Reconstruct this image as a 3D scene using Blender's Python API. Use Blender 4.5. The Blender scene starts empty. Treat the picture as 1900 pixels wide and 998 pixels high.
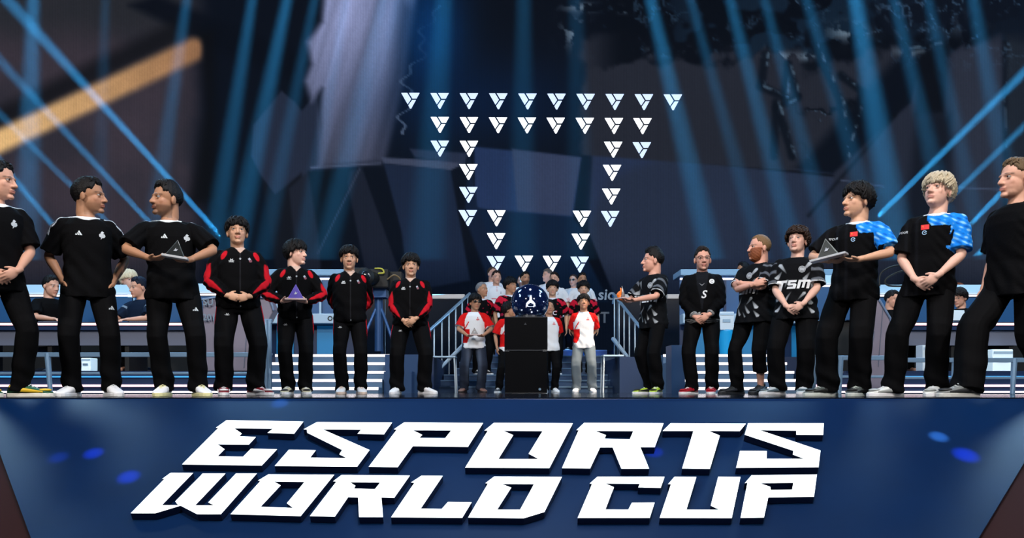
import bpy, bmesh, math, random
import numpy as np
from mathutils import Vector, Matrix
from mathutils.bvhtree import BVHTree
S = bpy.context.scene
COL = S.collection
# ------------------------------------------------------------------ camera
CH, HOR, F = .06, 722.0, 1600.0          # camera height over the stage, horizon row, focal length in px
cd = bpy.data.cameras.new('camera'); cam = bpy.data.objects.new('camera', cd); COL.objects.link(cam); S.camera = cam
cam.location = (0, 0, CH); cam.rotation_euler = (math.pi/2, 0, 0)
cd.sensor_width = 36; cd.lens = F/1900*36; cd.shift_y = (HOR-499)/1900; cd.clip_end = 200
vs = S.view_settings
vs.view_transform = 'Standard'; vs.look = 'None'; vs.gamma = 1; vs.exposure = 0; vs.use_curve_mapping = False
w = bpy.data.worlds.new('world'); S.world = w; w.use_nodes = True
w.node_tree.nodes['Background'].inputs[0].default_value = (.01, .02, .045, 1)
w.node_tree.nodes['Background'].inputs[1].default_value = .25
def W(px, py, Y): return Vector(((px-950)/F*Y, Y, CH+(HOR-py)/F*Y))
def look(o, a, b): o.location = a; o.rotation_euler = (Vector(b)-Vector(a)).to_track_quat('-Z', 'Y').to_euler()
def area(name, a, b, size, en, col=(1, 1, 1)):
    l = bpy.data.lights.new(name, 'AREA'); l.energy = en; l.size = size; l.color = col
    o = bpy.data.objects.new(name, l); COL.objects.link(o); look(o, a, b); return o
def spot(name, a, b, ang, en, col=(.12, .5, 1), blend=.7, rad=.03):
    l = bpy.data.lights.new(name, 'SPOT'); l.energy = en; l.color = col; l.spot_size = math.radians(ang)
    l.spot_blend = blend; l.shadow_soft_size = rad
    o = bpy.data.objects.new(name, l); COL.objects.link(o); look(o, a, b); return o
# stage wash from the front truss, a cool back wash and a warm pool of light in the middle
area('front_wash', (-7, -2.5, 7.5), (-2, 9, 1.4), 1.2, 820, (1, .93, .86))
area('front_wash', (7, -2.5, 7.5), (2.5, 9, 1.4), 1.2, 700, (1, .95, .9))
area('centre_wash', (1.0, 2, 9), (.3, 17, 1.6), 1.2, 900, (1, .96, .94))
area('back_wash', (-6, 15.5, 9), (-3, 8, 1.0), 2, 420, (.3, .62, 1))
area('back_wash', (7, 15.5, 9), (4, 8, 1.0), 2, 420, (.3, .62, 1))
area('side_platform_wash', (-8, 10, 7), (-7, 15, .8), 2, 330, (.45, .75, 1))
area('side_platform_wash', (8.5, 10, 7), (7, 15, .8), 2, 330, (.45, .75, 1))
area('ramp_wash', (0, 5.6, 6.2), (0, 6.1, -.1), 3, 90, (.35, .6, 1))
spot('warm_spot', (3.2, 12.6, 8.5), (1.75, 15.3, .1), 16, 9000, (1, .78, .56), .9)
for u_, v_, c_, e_, a_ in ((175, 845, (.05, .12, 1), 1, .8), (240, 889, (.05, .12, 1), 1, 1.1), (110, 853, (.05, .2, 1), .4, .7), (1790, 848, (.05, .12, 1), 1.3, 1.3), (1740, 814, (.5, .85, 1), 1.0, .9), (520, 752, (.35, .7, 1), .5, 1.0), (1212, 842, (.05, .1, 1), .6, .8), (1370, 940, (.05, .1, 1), .0, .8)):
    dd_ = Vector(((u_-950)/F, 1, (HOR-v_)/F)); n_ = Vector((0, -.527, .85)); t_ = (Vector((0, 6.3, -.03-CH)).dot(n_))/dd_.dot(n_); q_ = Vector((0, 0, CH))+dd_*t_
    if e_: spot('added_glare_spot', (q_.x*1.4, 1.5, 7.5), q_, a_, 22000*e_, c_, 1, .01)  # unseen spots added so small pools of light imitate fixture glare on the ramp
# moving heads: real narrow beams through the haze
HB = (.04, .42, .95)
for a, b, e in [((418, 447), (27, 14), 1.5), ((330, 470), (0, 113), .8), ((245, 457), (0, 212), .55), ((190, 528), (0, 300), .9),
                ((80, 505), (0, 440), .5),
                ((1618, 412), (1900, 135), 1.5), ((1700, 428), (1900, 235), .8), ((1780, 438), (1872, 343), 1.4), ((1768, 518), (1852, 435), 1.1)]:
    spot('beam_light', W(*a, 19.5), W(*b, 18.5), 3.0, 2100000*e, HB, .9, .06)
for a, b, e, an in [((70, -330), (52, 380), 2.4, 2.2), ((205, -330), (185, 380), .7, 1.6), ((395, -330), (285, 420), 1.7, 1.7), ((520, -330), (405, 400), 2.0, 1.8),
                    ((600, -330), (440, 450), 2.2, 2.0), ((650, -330), (495, 440), 1.4, 1.6), ((790, -330), (600, 470), 2.2, 2.2), ((700, -330), (560, 470), 1.2, 1.6),
                    ((830, -330), (650, 300), 1.0, 2.2), ((850, -380), (800, 330), 1.6, 3.2), ((975, -380), (970, 230), 1.3, 2.6), ((1060, -380), (1075, 300), .9, 2.6),
                    ((1130, -330), (1315, 460), 2.2, 2.1), ((1190, -330), (1410, 460), 1.4, 1.5), ((1270, -330), (1475, 470), 2.0, 1.8), ((1330, -330), (1545, 470), 1.6, 1.6),
                    ((1400, -330), (1620, 420), 1.4, 1.8), ((1530, -330), (1660, 420), 2.4, 2.6), ((1580, -330), (1760, 420), 1.5, 1.8), ((1650, -330), (1810, 400), 1.4, 1.6), ((1745, -330), (1880, 400), 1.4, 2.0)]:
    spot('beam_light', W(*a, 19.5), W(*b, 19.5), an*2.1, (250000 if 780 < a[0] < 1100 else 560000)*e, HB, 1, .08)

# ------------------------------------------------------------------ helpers
def lin(c):
    c = np.asarray(c, float)/255.0
    return np.where(c <= .04045, c/12.92, ((c+.055)/1.055)**2.4)
def L3(*c): v = lin(c); return (float(v[0]), float(v[1]), float(v[2]), 1)
MATS = {}
def mat(name, col=(128, 128, 128), rough=.6, metal=0, spec=.5, emis=None, strength=1, trans=0, attr=False, bump=0, bscale=60, var=0, coat=0):
    if name in MATS: return MATS[name]
    m = bpy.data.materials.new(name); m.use_nodes = True; nt = m.node_tree; b = nt.nodes['Principled BSDF']
    b.inputs['Base Color'].default_value = L3(*col); b.inputs['Roughness'].default_value = rough
    b.inputs['Metallic'].default_value = metal; b.inputs['Specular IOR Level'].default_value = spec
    b.inputs['Transmission Weight'].default_value = trans; b.inputs['Coat Weight'].default_value = coat
    if emis is not None:
        b.inputs['Emission Color'].default_value = L3(*emis); b.inputs['Emission Strength'].default_value = strength
    if attr:
        a = nt.nodes.new('ShaderNodeAttribute'); a.attribute_name = 'Col'; nt.links.new(a.outputs['Color'], b.inputs['Base Color'])
    if bump or var:
        tc = nt.nodes.new('ShaderNodeTexCoord'); n = nt.nodes.new('ShaderNodeTexNoise')
        n.inputs['Scale'].default_value = bscale; n.inputs['Detail'].default_value = 4
        nt.links.new(tc.outputs['Object'], n.inputs['Vector'])
        if bump:
            bp = nt.nodes.new('ShaderNodeBump'); bp.inputs['Strength'].default_value = bump; bp.inputs['Distance'].default_value = .01
            nt.links.new(n.outputs['Fac'], bp.inputs['Height']); nt.links.new(bp.outputs['Normal'], b.inputs['Normal'])
        if var and not attr:
            mx = nt.nodes.new('ShaderNodeMix'); mx.data_type = 'RGBA'
            c = np.array(lin(col)); mx.inputs['A'].default_value = (*(c*(1-var)), 1); mx.inputs['B'].default_value = (*(c*(1+var)), 1)
            nt.links.new(n.outputs['Fac'], mx.inputs['Factor']); nt.links.new(mx.outputs['Result'], b.inputs['Base Color'])
    MATS[name] = m; return m
def tag(o, label=None, cat=None, group=None, kind=None):
    if label: o['label'] = label
    if cat: o['category'] = cat
    if group: o['group'] = group
    if kind: o['kind'] = kind
    return o
def empty(name, loc, rz=0):
    o = bpy.data.objects.new(name, None); COL.objects.link(o); o.location = loc; o.rotation_euler = (0, 0, rz); o.empty_display_size = .1
    return o
class G:
    """collects vertices and faces"""
    def __init__(s): s.v = []; s.f = []; s.mi = []; s.cm = 0
    def add(s, v, f):
        n = len(s.v); s.v += [tuple(p) for p in v]; s.f += [tuple(i+n for i in q) for q in f]; s.mi += [s.cm]*len(f); return s
    def box(s, c, d, R=None):
        c = Vector(c); x, y, z = d[0]/2, d[1]/2, d[2]/2
        v = [Vector((a*x, b*y, e*z)) for a in (-1, 1) for b in (-1, 1) for e in (-1, 1)]
        if R is not None: v = [R @ p for p in v]
        return s.add([p+c for p in v], [(0, 1, 3, 2), (4, 6, 7, 5), (0, 4, 5, 1), (2, 3, 7, 6), (0, 2, 6, 4), (1, 5, 7, 3)])
    def loft(s, rings):
        n = len(rings[0]); v = [p for r in rings for p in r]; f = []
        for i in range(len(rings)-1):
            for j in range(n):
                k = (j+1) % n; f.append((i*n+j, i*n+k, (i+1)*n+k, (i+1)*n+j))
        f.append(tuple(range(n))[::-1]); f.append(tuple(range((len(rings)-1)*n, len(rings)*n)))
        return s.add(v, f)
    def tube(s, pts, rad, n=12, flat=False, up=(0, 1, 0), sub=0):
        pts = [Vector(p) for p in pts]
        rad = [(r, r) if not hasattr(r, '__len__') else r for r in ([rad]*len(pts) if not hasattr(rad, '__len__') else rad)]
        if sub:
            P, R = [], []
            for i in range(len(pts)-1):
                p0 = pts[max(i-1, 0)]; p1 = pts[i]; p2 = pts[i+1]; p3 = pts[min(i+2, len(pts)-1)]
                for k in range(sub):
                    t = k/sub; t2 = t*t; t3 = t2*t
                    P.append(.5*((2*p1)+(p2-p0)*t+(2*p0-5*p1+4*p2-p3)*t2+(3*p1-p0-3*p2+p3)*t3))
                    R.append((rad[i][0]*(1-t)+rad[i+1][0]*t, rad[i][1]*(1-t)+rad[i+1][1]*t))
            P.append(pts[-1]); R.append(rad[-1]); pts, rad = P, R
        up = Vector(up); rings = []
        def ring(c, t, rx, ry):
            u = t.cross(up)
            if u.length < 1e-3: u = t.cross(Vector((1, 0, 0)))
            u.normalize(); v_ = t.cross(u).normalized()
            return [c+u*(rx*math.cos(2*math.pi*j/n))+v_*(ry*math.sin(2*math.pi*j/n)) for j in range(n)]
        T = []
        for i in range(len(pts)):
            a = pts[max(i-1, 0)]; b = pts[min(i+1, len(pts)-1)]; T.append((b-a).normalized())
        if not flat:
            for q in (.15, .6, .9):
                h = math.sqrt(1-q*q); rr = min(rad[0]); rings.append(ring(pts[0]-T[0]*rr*h, T[0], rad[0][0]*q, rad[0][1]*q))
        for p, t, r in zip(pts, T, rad): rings.append(ring(p, t, *r))
        if not flat:
            for q in (.9, .6, .15):
                h = math.sqrt(1-q*q); rr = min(rad[-1]); rings.append(ring(pts[-1]+T[-1]*rr*h, T[-1], rad[-1][0]*q, rad[-1][1]*q))
        return s.loft(rings)
    def ell(s, c, r, R=None, n=14, m=9):
        c = Vector(c); r = (r, r, r) if not hasattr(r, '__len__') else r; rings = []
        for i in range(m):
            a = -math.pi/2+.12+(math.pi-.24)*i/(m-1)
            rg = [Vector((r[0]*math.cos(a)*math.cos(2*math.pi*j/n), r[1]*math.cos(a)*math.sin(2*math.pi*j/n), r[2]*math.sin(a))) for j in range(n)]
            rings.append([(R @ p if R is not None else p)+c for p in rg])
        return s.loft(rings)
    def prism(s, poly, d, to3):
        """outline in 2-D extruded by d; to3(u, v, w) gives the point"""
        n = len(poly); v = [to3(a, b, 0) for a, b in poly]+[to3(a, b, d) for a, b in poly]
        from mathutils.geometry import tessellate_polygon
        tr = tessellate_polygon([[Vector((a, b, 0)) for a, b in poly]])
        f = [tuple(t) for t in tr]+[tuple(i+n for i in t[::-1]) for t in tr]+[(i, (i+1) % n, (i+1) % n+n, i+n) for i in range(n)]
        return s.add(v, f)
    def xf(s, M): s.v = [tuple(M @ Vector(p)) for p in s.v]; return s
    def mesh(s, name, mats, smooth=False):
        me = bpy.data.meshes.new(name); me.from_pydata(s.v, [], s.f)
        for m in (mats if isinstance(mats, (list, tuple)) else [mats]): me.materials.append(m)
        if any(s.mi): me.polygons.foreach_set('material_index', s.mi)
        bm = bmesh.new(); bm.from_mesh(me); bmesh.ops.recalc_face_normals(bm, faces=bm.faces); bm.to_mesh(me); bm.free()
        if smooth: me.polygons.foreach_set('use_smooth', [True]*len(me.polygons))
        return me
    def obj(s, name, mats, parent=None, smooth=False, bevel=0):
        o = bpy.data.objects.new(name, s.mesh(name, mats, smooth)); COL.objects.link(o); o.parent = parent
        if bevel:
            b = o.modifiers.new('bevel', 'BEVEL'); b.width = bevel; b.segments = 2; b.limit_method = 'ANGLE'
        return o
def remesh(g, voxel, it=3):
    me = g.mesh('t', mat('tmp')); o = bpy.data.objects.new('t', me); COL.objects.link(o)
    r = o.modifiers.new('r', 'REMESH'); r.mode = 'VOXEL'; r.voxel_size = voxel; r.use_smooth_shade = True
    if it: sm = o.modifiers.new('s', 'SMOOTH'); sm.factor = .5; sm.iterations = it
    dg = bpy.context.evaluated_depsgraph_get(); dg.update()
    nm = bpy.data.meshes.new_from_object(o.evaluated_get(dg), depsgraph=dg)
    bpy.data.objects.remove(o); bpy.data.meshes.remove(me); nm.materials.clear()
    return nm
def getco(me):
    a = np.empty(len(me.vertices)*3, np.float32); me.vertices.foreach_get('co', a); return a.reshape(-1, 3)
def getno(me):
    a = np.empty(len(me.vertices)*3, np.float32); me.vertices.foreach_get('normal', a); return a.reshape(-1, 3)
def setco(me, a): me.vertices.foreach_set('co', a.astype(np.float32).ravel()); me.update()
def setcol(me, c):
    at = me.color_attributes.new('Col', 'FLOAT_COLOR', 'POINT'); d = np.ones((len(c), 4), np.float32); d[:, :3] = c; at.data.foreach_set('color', d.ravel())
def sst(a, b, x): t = np.clip((x-a)/(b-a+1e-9), 0, 1); return t*t*(3-2*t)
def put(me, name, m, parent=None):
    me.name = name; me.materials.append(m); o = bpy.data.objects.new(name, me); COL.objects.link(o); o.parent = parent
    me.polygons.foreach_set('use_smooth', [True]*len(me.polygons)); return o
# smooth value noise on a lattice (2-D), for the screen pictures
_rs = np.random.RandomState(7); _LAT = _rs.rand(256, 256)
def vnoise(x, y):
    xi = np.floor(x).astype(int); yi = np.floor(y).astype(int); fx = x-xi; fy = y-yi; fx = fx*fx*(3-2*fx); fy = fy*fy*(3-2*fy)
    g = lambda a, b: _LAT[a & 255, b & 255]
    return (g(xi, yi)*(1-fx)+g(xi+1, yi)*fx)*(1-fy)+(g(xi, yi+1)*(1-fx)+g(xi+1, yi+1)*fx)*fy
def fbm(x, y, o=4): return sum(vnoise(x*2**i+17*i, y*2**i+5*i)/2**i for i in range(o))/(2-2**(1-o))

# materials
M_metal = mat('brushed_steel_blue', (150, 180, 205), .35, .6)
M_white = mat('white_lacquer', (205, 220, 230), .35)
M_navy = mat('navy_panel', (22, 44, 78), .4)
M_blue = mat('blue_panel', (38, 84, 130), .4)
M_grey = mat('grey_panel', (98, 104, 122), .55)
M_black = mat('black_lacquer', (6, 6, 8), .22, spec=.6)
M_mblack = mat('matte_black', (8, 8, 9), .6)
M_led = mat('white_led', (250, 240, 240), emis=(255, 240, 238), strength=1.5)
M_pink = mat('pink_led', (250, 215, 220), emis=(255, 196, 206), strength=1.25)
M_cyanled = mat('cyan_led', (80, 170, 220), emis=(40, 140, 205), strength=.8)
M_letter = mat('lit_white_letter', (245, 252, 255), emis=(243, 250, 255), strength=1.0)
M_icon = mat('icon_light', (255, 255, 255), emis=(250, 252, 255), strength=1.1)
M_icon2 = mat('icon_pale', (200, 215, 245), emis=(196, 212, 244), strength=1.0)

# ------------------------------------------------------------------ setting: stage floor, ramp, haze, screen
fm = mat('stage_floor_gloss', (20, 26, 38), .09, spec=.7, bump=.02, bscale=3)
g = G(); g.box((0, 15.65, -.05), (44, 18.7, .1)); g.obj('floor', fm); tag(bpy.data.objects['floor'], kind='structure')
g = G(); g.box((0, 0, -3.6), (60, 60, .1)); tag(g.obj('ground', mat('hall_floor', (10, 10, 14), .8)), kind='structure')
TR = math.tan(math.radians(31.8)); YE = 6.3
RN = Vector((0, -math.sin(math.radians(31.8)), math.cos(math.radians(31.8))))
def ramp(px, py, off=0):
    """point where the sight line meets the sloping front, raised by off along its normal"""
    d = Vector(((px-950)/F, 1, (HOR-py)/F)); o = Vector((0, 0, CH)); p0 = Vector((0, YE, -.01))+RN*(off+.004)
    return o+d*((p0-o).dot(RN)/d.dot(RN))
bl = ramp(-12, 808); br = ramp(1930, 808); dirl = (ramp(58, 998)-bl); dirr = (ramp(1815, 998)-br)
tl = bl-dirl*.6; tr = br-dirr*.6; l2 = bl+dirl*3.2; r2 = br+dirr*3.2
def on(p): return Vector((p.x, p.y, -.01-(YE-p.y)*TR))
pl = [Vector((-3.9-.4, YE, -.01)), Vector((4.5, YE, -.01)), on(br), on(r2), on(l2), on(bl)]
m = mat('blue_ramp', (4, 33, 72), .36, spec=.3, bump=.03, bscale=2, var=.25)
g = G(); v = pl+[p-RN*.12 for p in pl]
g.add(v, [(0, 1, 2, 3, 4, 5), (11, 10, 9, 8, 7, 6)]+[(i, (i+1) % 6, (i+1) % 6+6, i+6) for i in range(6)]); tag(g.obj('wall_front', m), kind='structure')
mr = mat('dark_red_skirt', (38, 7, 6), .6, spec=.2)
for a, b, c, sx in ((pl[0], on(bl), on(l2), -1), (pl[1], on(br), on(r2), 1)):
    a, b, c = [p-RN*.03 for p in (a, b, c)]; e = Vector((sx*14, a.y, a.z)); f_ = Vector((sx*14, c.y, c.z))
    g = G(); v = [a, b, c, f_, e]; v += [p-RN*.05 for p in v]
    g.add(v, [(0, 1, 2, 3, 4), (9, 8, 7, 6, 5)]+[(i, (i+1) % 5, (i+1) % 5+5, i+5) for i in range(5)])
    tag(g.obj('trim_1' if sx < 0 else 'trim_2', mr), kind='structure')
g = G(); g.box((0, YE+.03, -.048), (28, .05, .08)); tag(g.obj('trim_3', mat('stage_lip', (18, 40, 75), .25)), kind='structure')

# lettering on the ramp
A1 = lambda x, y: (230+x/2.836, 760+y/2.836)
A2 = lambda x, y: (850+x/2.714, 760+y/2.714)
LET = [
 ('E', A1, [(540,55),(945,62),(895,127),(755,122),(783,100),(580,98),(620,125),(607,140),(695,143),(657,184),(493,182),(530,208),(493,245),(627,247),(668,205),(806,208),(725,294),(305,288),(497,95),(483,95)], []),
 ('S', A1, [(1015,65),(1412,67),(1368,130),(1228,127),(1248,105),(1045,103),(1293,212),(1227,300),(793,296),(868,210),(1010,213),(980,252),(1172,254),(1133,235),(1148,212),(965,122),(962,104),(945,103)], []),
 ('P', A1, [(1475,66),(1890,70),(1810,196),(1520,192),(1440,303),(1288,300),(1435,105),(1420,103)], [(1520,108),(1722,109),(1690,150),(1555,148),(1570,132)]),
 ('O', A2, [(180,66),(578,68),(460,294),(35,292),(150,105),(132,105)], [(228,106),(425,108),(355,222),(405,248),(203,248),(278,128)]),
 ('R', A2, [(635,66),(1035,68),(990,189),(918,189),(962,297),(822,297),(778,190),(715,190),(665,296),(523,294),(607,103),(595,103)], [(690,107),(882,108),(865,148),(737,146),(745,128)]),
 ('T', A2, [(1070,68),(1450,70),(1418,108),(1262,107),(1318,130),(1268,298),(1128,296),(1185,107),(1030,107)], []),
 ('S', A2, [(1460,68),(1842,68),(1838,127),(1703,126),(1703,106),(1520,103),(1825,205),(1815,290),(1400,293),(1420,207),(1555,208),(1553,247),(1742,247),(1685,226),(1688,207),(1443,126)], []),
 ('W', A1, [(245,332),(365,332),(200,502),(285,502),(270,482),(415,335),(535,335),(375,503),(475,503),(443,488),(590,335),(700,335),(510,550),(385,550),(298,505),(165,545),(35,545),(215,362),(200,365)], []),
 ('O', A1, [(760,340),(1107,342),(930,560),(560,550),(718,375),(705,373)], [(790,378),(950,380),(857,492),(890,517),(720,510),(825,398)]),
 ('R', A1, [(1145,343),(1505,346),(1422,464),(1355,462),(1363,565),(1237,565),(1232,462),(1180,460),(1110,563),(978,560),(1118,378),(1100,377)], [(1190,382),(1348,383),(1320,418),(1210,415),(1218,400)]),
 ('L', A1, [(1565,347),(1678,348),(1562,520),(1672,522),(1705,485),(1830,487),(1780,569),(1405,566),(1528,385),(1510,383)], []),
 ('D', A2, [(182,336),(523,338),(435,515),(330,547),(50,543),(150,372),(137,370)], [(220,374),(382,375),(312,503),(197,503),(268,392)]),
 ('C', A2, [(702,337),(1040,337),(1020,394),(907,391),(915,373),(742,372),(785,390),(742,502),(857,503),(875,468),(990,467),(965,545),(602,545),(675,373),(662,372)], []),
 ('U', A2, [(1090,337),(1200,338),(1150,503),(1315,504),(1272,483),(1310,337),(1422,338),(1378,546),(1015,545),(1072,375),(1057,375)], []),
 ('P', A2, [(1478,330),(1807,326),(1792,438),(1562,442),(1540,543),(1422,545),(1457,368),(1443,370)], [(1520,370),(1688,368),(1682,402),(1575,404),(1572,388)])]
from mathutils.geometry import tessellate_polygon
sign = empty('raised_lettering', tuple(ramp(900, 870)))
tag(sign, 'two rows of huge white slanted capital letters on the blue ramp', 'sign')
M_side = mat('letter_side_navy', (6, 20, 52), .3)
TH = .048
for ch, A, po, ho in LET:
    lo = [A(*p) for p in po]; hi = [A(*p) for p in ho]
    loops = [lo]+([hi] if hi else [])
    flat = [p for l in loops for p in l]
    top = [ramp(x, y, TH) for x, y in flat]; bot = [p-RN*TH for p in top]
    n = len(flat); tr = tessellate_polygon([[Vector((x, y, 0)) for x, y in l] for l in loops])
    g = G(); g.add(top+bot, []); g.cm = 0
    g.f += [tuple(t) for t in tr]; g.mi += [0]*len(tr)
    k = 0
    for l in loops:
        for i in range(len(l)):
            a, b = k+i, k+(i+1) % len(l); g.f.append((a, b, b+n, a+n)); g.mi.append(1)
        k += len(l)
    g.f += [tuple(i+n for i in t[::-1]) for t in tr]; g.mi += [1]*len(tr)
    off = sign.location; g.v = [tuple(Vector(p)-off) for p in g.v]
    o = g.obj('letter', [M_letter, M_side], sign); o['label'] = 'white capital letter '+ch
# ------------------------------------------------------------------ giant LED wall: the picture it shows is computed per point of its surface
YS = 24.0
us = np.arange(-260, 2161, 3.0); vsn = np.arange(-190, 716, 3.0); U, V = np.meshgrid(us, vsn)
def pmask(pts, soft=4):
    P = np.array(pts, float); ins = np.zeros(U.shape, bool); d = np.full(U.shape, 1e9)
    for i in range(len(P)):
        x1, y1 = P[i]; x2, y2 = P[(i+1) % len(P)]
        c = ((y1 > V) != (y2 > V)) & (U < (x2-x1)*(V-y1)/((y2-y1) if y2 != y1 else 1e-9)+x1); ins ^= c
        L2 = (x2-x1)**2+(y2-y1)**2; t = np.clip(((U-x1)*(x2-x1)+(V-y1)*(y2-y1))/L2, 0, 1)
        d = np.minimum(d, np.hypot(U-x1-t*(x2-x1), V-y1-t*(y2-y1)))
    return sst(-soft, soft, np.where(ins, d, -d))
def seg(x1, y1, x2, y2, w, soft=2):
    L2 = (x2-x1)**2+(y2-y1)**2; t = np.clip(((U-x1)*(x2-x1)+(V-y1)*(y2-y1))/L2, 0, 1)
    return 1-sst(w-soft, w+soft, np.hypot(U-x1-t*(x2-x1), V-y1-t*(y2-y1)))
I = np.zeros(U.shape+(3,)); I[:] = (8, 15, 28)
def lay(mask, c, k=1.0):
    global I
    I = I*(1-mask[..., None]*k)+np.array(c, float)*mask[..., None]*k
n1 = fbm(U/90, V/90); n2 = fbm(U/34+40, V/34+9, 5); n3 = fbm(U/16+3, V/16+77, 4)
# left: blurred brown-grey region
lay(1-sst(330, 400, U), (48, 46, 56)); lay((1-sst(330, 400, U))*sst(.35, .75, n1), (66, 56, 66), .55)
lay((1-sst(300, 400, U))*(1-sst(20, 110, V)), (36, 40, 46), .7)
lay(pmask([(290, -10), (560, 100), (545, 150), (400, 90), (240, 10)], 12), (6, 12, 24), .9)
lay(pmask([(370, 60), (395, 60), (400, 380), (350, 380), (385, 200)], 18), (8, 10, 16), .9)
lay(seg(-30, 235, 330, 58, 20, 18), (14, 16, 22), .8)
gl = np.clip((380-U)/420, 0, 1)
bandm = seg(-160, 337, 360, 92, 21, 11)*(1-sst(366, 384, U))
bc = np.array([150, 108, 78])*(1-gl[..., None])+np.array([255, 208, 142])*gl[..., None]
I = I*(1-bandm[..., None])+bc*bandm[..., None]*(.92+.16*n2[..., None])
# slate rock facets left of the lavender shape
lay(pmask([(470, 232), (522, 168), (548, 190), (560, 205), (588, 172), (600, 305), (510, 362), (486, 330), (466, 290)], 3), (36, 44, 64))
lay(pmask([(486, 330), (510, 362), (560, 320), (560, 560), (520, 560)], 4), (17, 21, 31))
lay(pmask([(536, 350), (572, 318), (618, 440), (600, 560), (560, 560)], 3), (28, 33, 47)); lay(pmask([(640, 318), (672, 312), (760, 560), (690, 560)], 3), (30, 36, 52), .8)
lay(pmask([(572, 318), (650, 312), (600, 560), (590, 430)], 4), (8, 12, 20)); lay(seg(668, 312, 590, 470, 1.5, 1.5), (60, 66, 86), .7)
lay(seg(578, 311, 705, 303, 2, 2), (88, 96, 122), .8)
# lavender curtain
lm = pmask([(598, 40), (612, -200), (800, -200), (770, 20), (748, 150), (712, 300), (590, 312), (594, 210), (598, 165), (578, 188), (566, 150), (578, 120), (570, 78)], 10)
stre = .72+.5*fbm((U+V*.28)/26, V/500, 4)
lav = np.array([140, 148, 190])*np.clip(1.25-(V+40)/520, .3, 1.1)[..., None]*stre[..., None]
I = I*(1-lm[..., None]*.9)+lav*lm[..., None]*.9
lay(pmask([(770, 20), (748, 150), (712, 300), (690, 300), (725, 150), (742, -10)], 18), (44, 48, 66), .6)
crack = np.abs(U-(752+52*sst(190, 0, V)+9*np.sin(V/13)+7*np.sin(V/5.1)))
lay((1-sst(1.2, 4, crack))*(V < 250)*(V > 8), (128, 140, 165), .75)
# middle: blue depth and lower facets
lay(np.exp(-((U-800)/62)**2-((V-70)/140)**2), (6, 54, 108), .95); lay(np.exp(-((U-900)/180)**2-((V-190)/80)**2), (7, 30, 64), .7)
lay(pmask([(708, 292), (866, 300), (836, 316), (712, 303)], 2), (64, 72, 96)); lay(pmask([(712, 303), (836, 316), (872, 520), (760, 540), (745, 430)], 3), (26, 38, 62))
lay(pmask([(760, 276), (868, 284), (862, 304), (770, 292)], 3), (38, 48, 72))
lay(pmask([(880, 272), (1078, 292), (1062, 412), (882, 386)], 3), (36, 54, 92)); lay(pmask([(950, 276), (1078, 292), (1060, 400), (960, 392)], 3), (54, 64, 92), .9)
lay(pmask([(882, 386), (1062, 402), (1180, 560), (930, 560)], 3), (14, 32, 58)); lay(pmask([(1095, 430), (1180, 560), (1130, 560), (1070, 440)], 4), (8, 14, 26))
lay(pmask([(870, 280), (886, 385), (960, 560), (920, 560), (862, 400)], 4), (16, 30, 54))
lay(pmask([(1092, 430), (1100, 274), (1290, 290), (1550, 322), (1540, 400), (1500, 700), (1200, 700)], 3), (38, 48, 70)); lay(seg(1230, 292, 1560, 327, 2.5, 3), (6, 10, 18), .85)
lay(pmask([(1100, 276), (1240, 288), (1130, 330), (1090, 420)], 14), (38, 52, 84), .7)
# right: slate wall with eroded dark edges
rm = sst(1085, 1105, U+26*n2)*sst(50, 78, V-46*(n2-.5)-(U > 1420)*20)*(1-sst(286, 292, V-(U-1100)*.075))*(1-sst(1560, 1600, U+(V-200)*.9))
lay(rm, (36, 40, 52))
top = (1-sst(95, 118, V+90*(n1-.5)+70*(n2-.5)))*sst(1080, 1160, U); lay(top, (5, 11, 22), .95)
wx, wy = U+46*(n2-.5), V+46*(n3-.5); r1 = fbm(wx/120+3, wy/120+50, 3); reg = sst(1400, 1470, U-.25*V)*(1-sst(270, 330, V+(U-1500)*.1))*(1-sst(1880, 1990, U))
lay(np.exp(-((r1-.5)/.035)**2)*reg, (6, 13, 24), .92); lay(np.exp(-((r1-.545)/.008)**2)*reg*sst(.5, .62, n2), (84, 112, 140), .55)
vein = np.exp(-((n3-.5)/.05)**2); area_t = top*sst(.56, .68, n2); lay(vein*area_t, (48, 74, 98), .55); lay(top*sst(.55, .62, fbm(U/60+90, V/48, 3))*sst(1180, 1300, U), (20, 40, 60), .7)
for x, y, r, q in ((1080, 14, 30, 8), (1066, 60, 22, 26), (1240, 95, 34, 8), (1445, 105, 26, 10), (1500, 105, 18, 8), (1160, 18, 16, 6), (1095, 70, 10, 8), (1575, 60, 34, 16), (1700, 95, 40, 10), (1790, 40, 42, 20)):
    k = np.exp(-((U-x)/r)**2-((V-y)/q)**2); lay(k*sst(.5, .6, n3), (120, 140, 158), .8)
for pts in ([(1420, 100), (1412, 160), (1455, 180), (1462, 120), (1480, 180), (1440, 200), (1436, 290)], [(1440, 190), (1470, 290)], [(1500, 60), (1560, 190), (1570, 290)], [(1620, 10), (1680, 90), (1740, 80)], [(1830, 60), (1850, 130), (1860, 200), (1866, 420)], [(1560, 140), (1600, 170), (1575, 260)], [(1740, 90), (1760, 130), (1720, 190)]):
    for a, b in zip(pts, pts[1:]): lay(seg(*a, *b, 5+4*n2, 5), (8, 16, 28), .85); lay(seg(a[0]+6, a[1], b[0]+6, b[1], 1.5+2*n3, 2)*sst(.45, .62, n3), (92, 118, 140), .6)
lay(pmask([(1548, 320), (1690, 190), (1700, 150), (1790, 80), (1790, 700), (1490, 700)], 5), (38, 44, 60), .95)
lay(seg(1692, 150, 1660, 215, 2, 3)+seg(1660, 215, 1500, 400, 3, 4), (10, 16, 26), .7)
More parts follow.
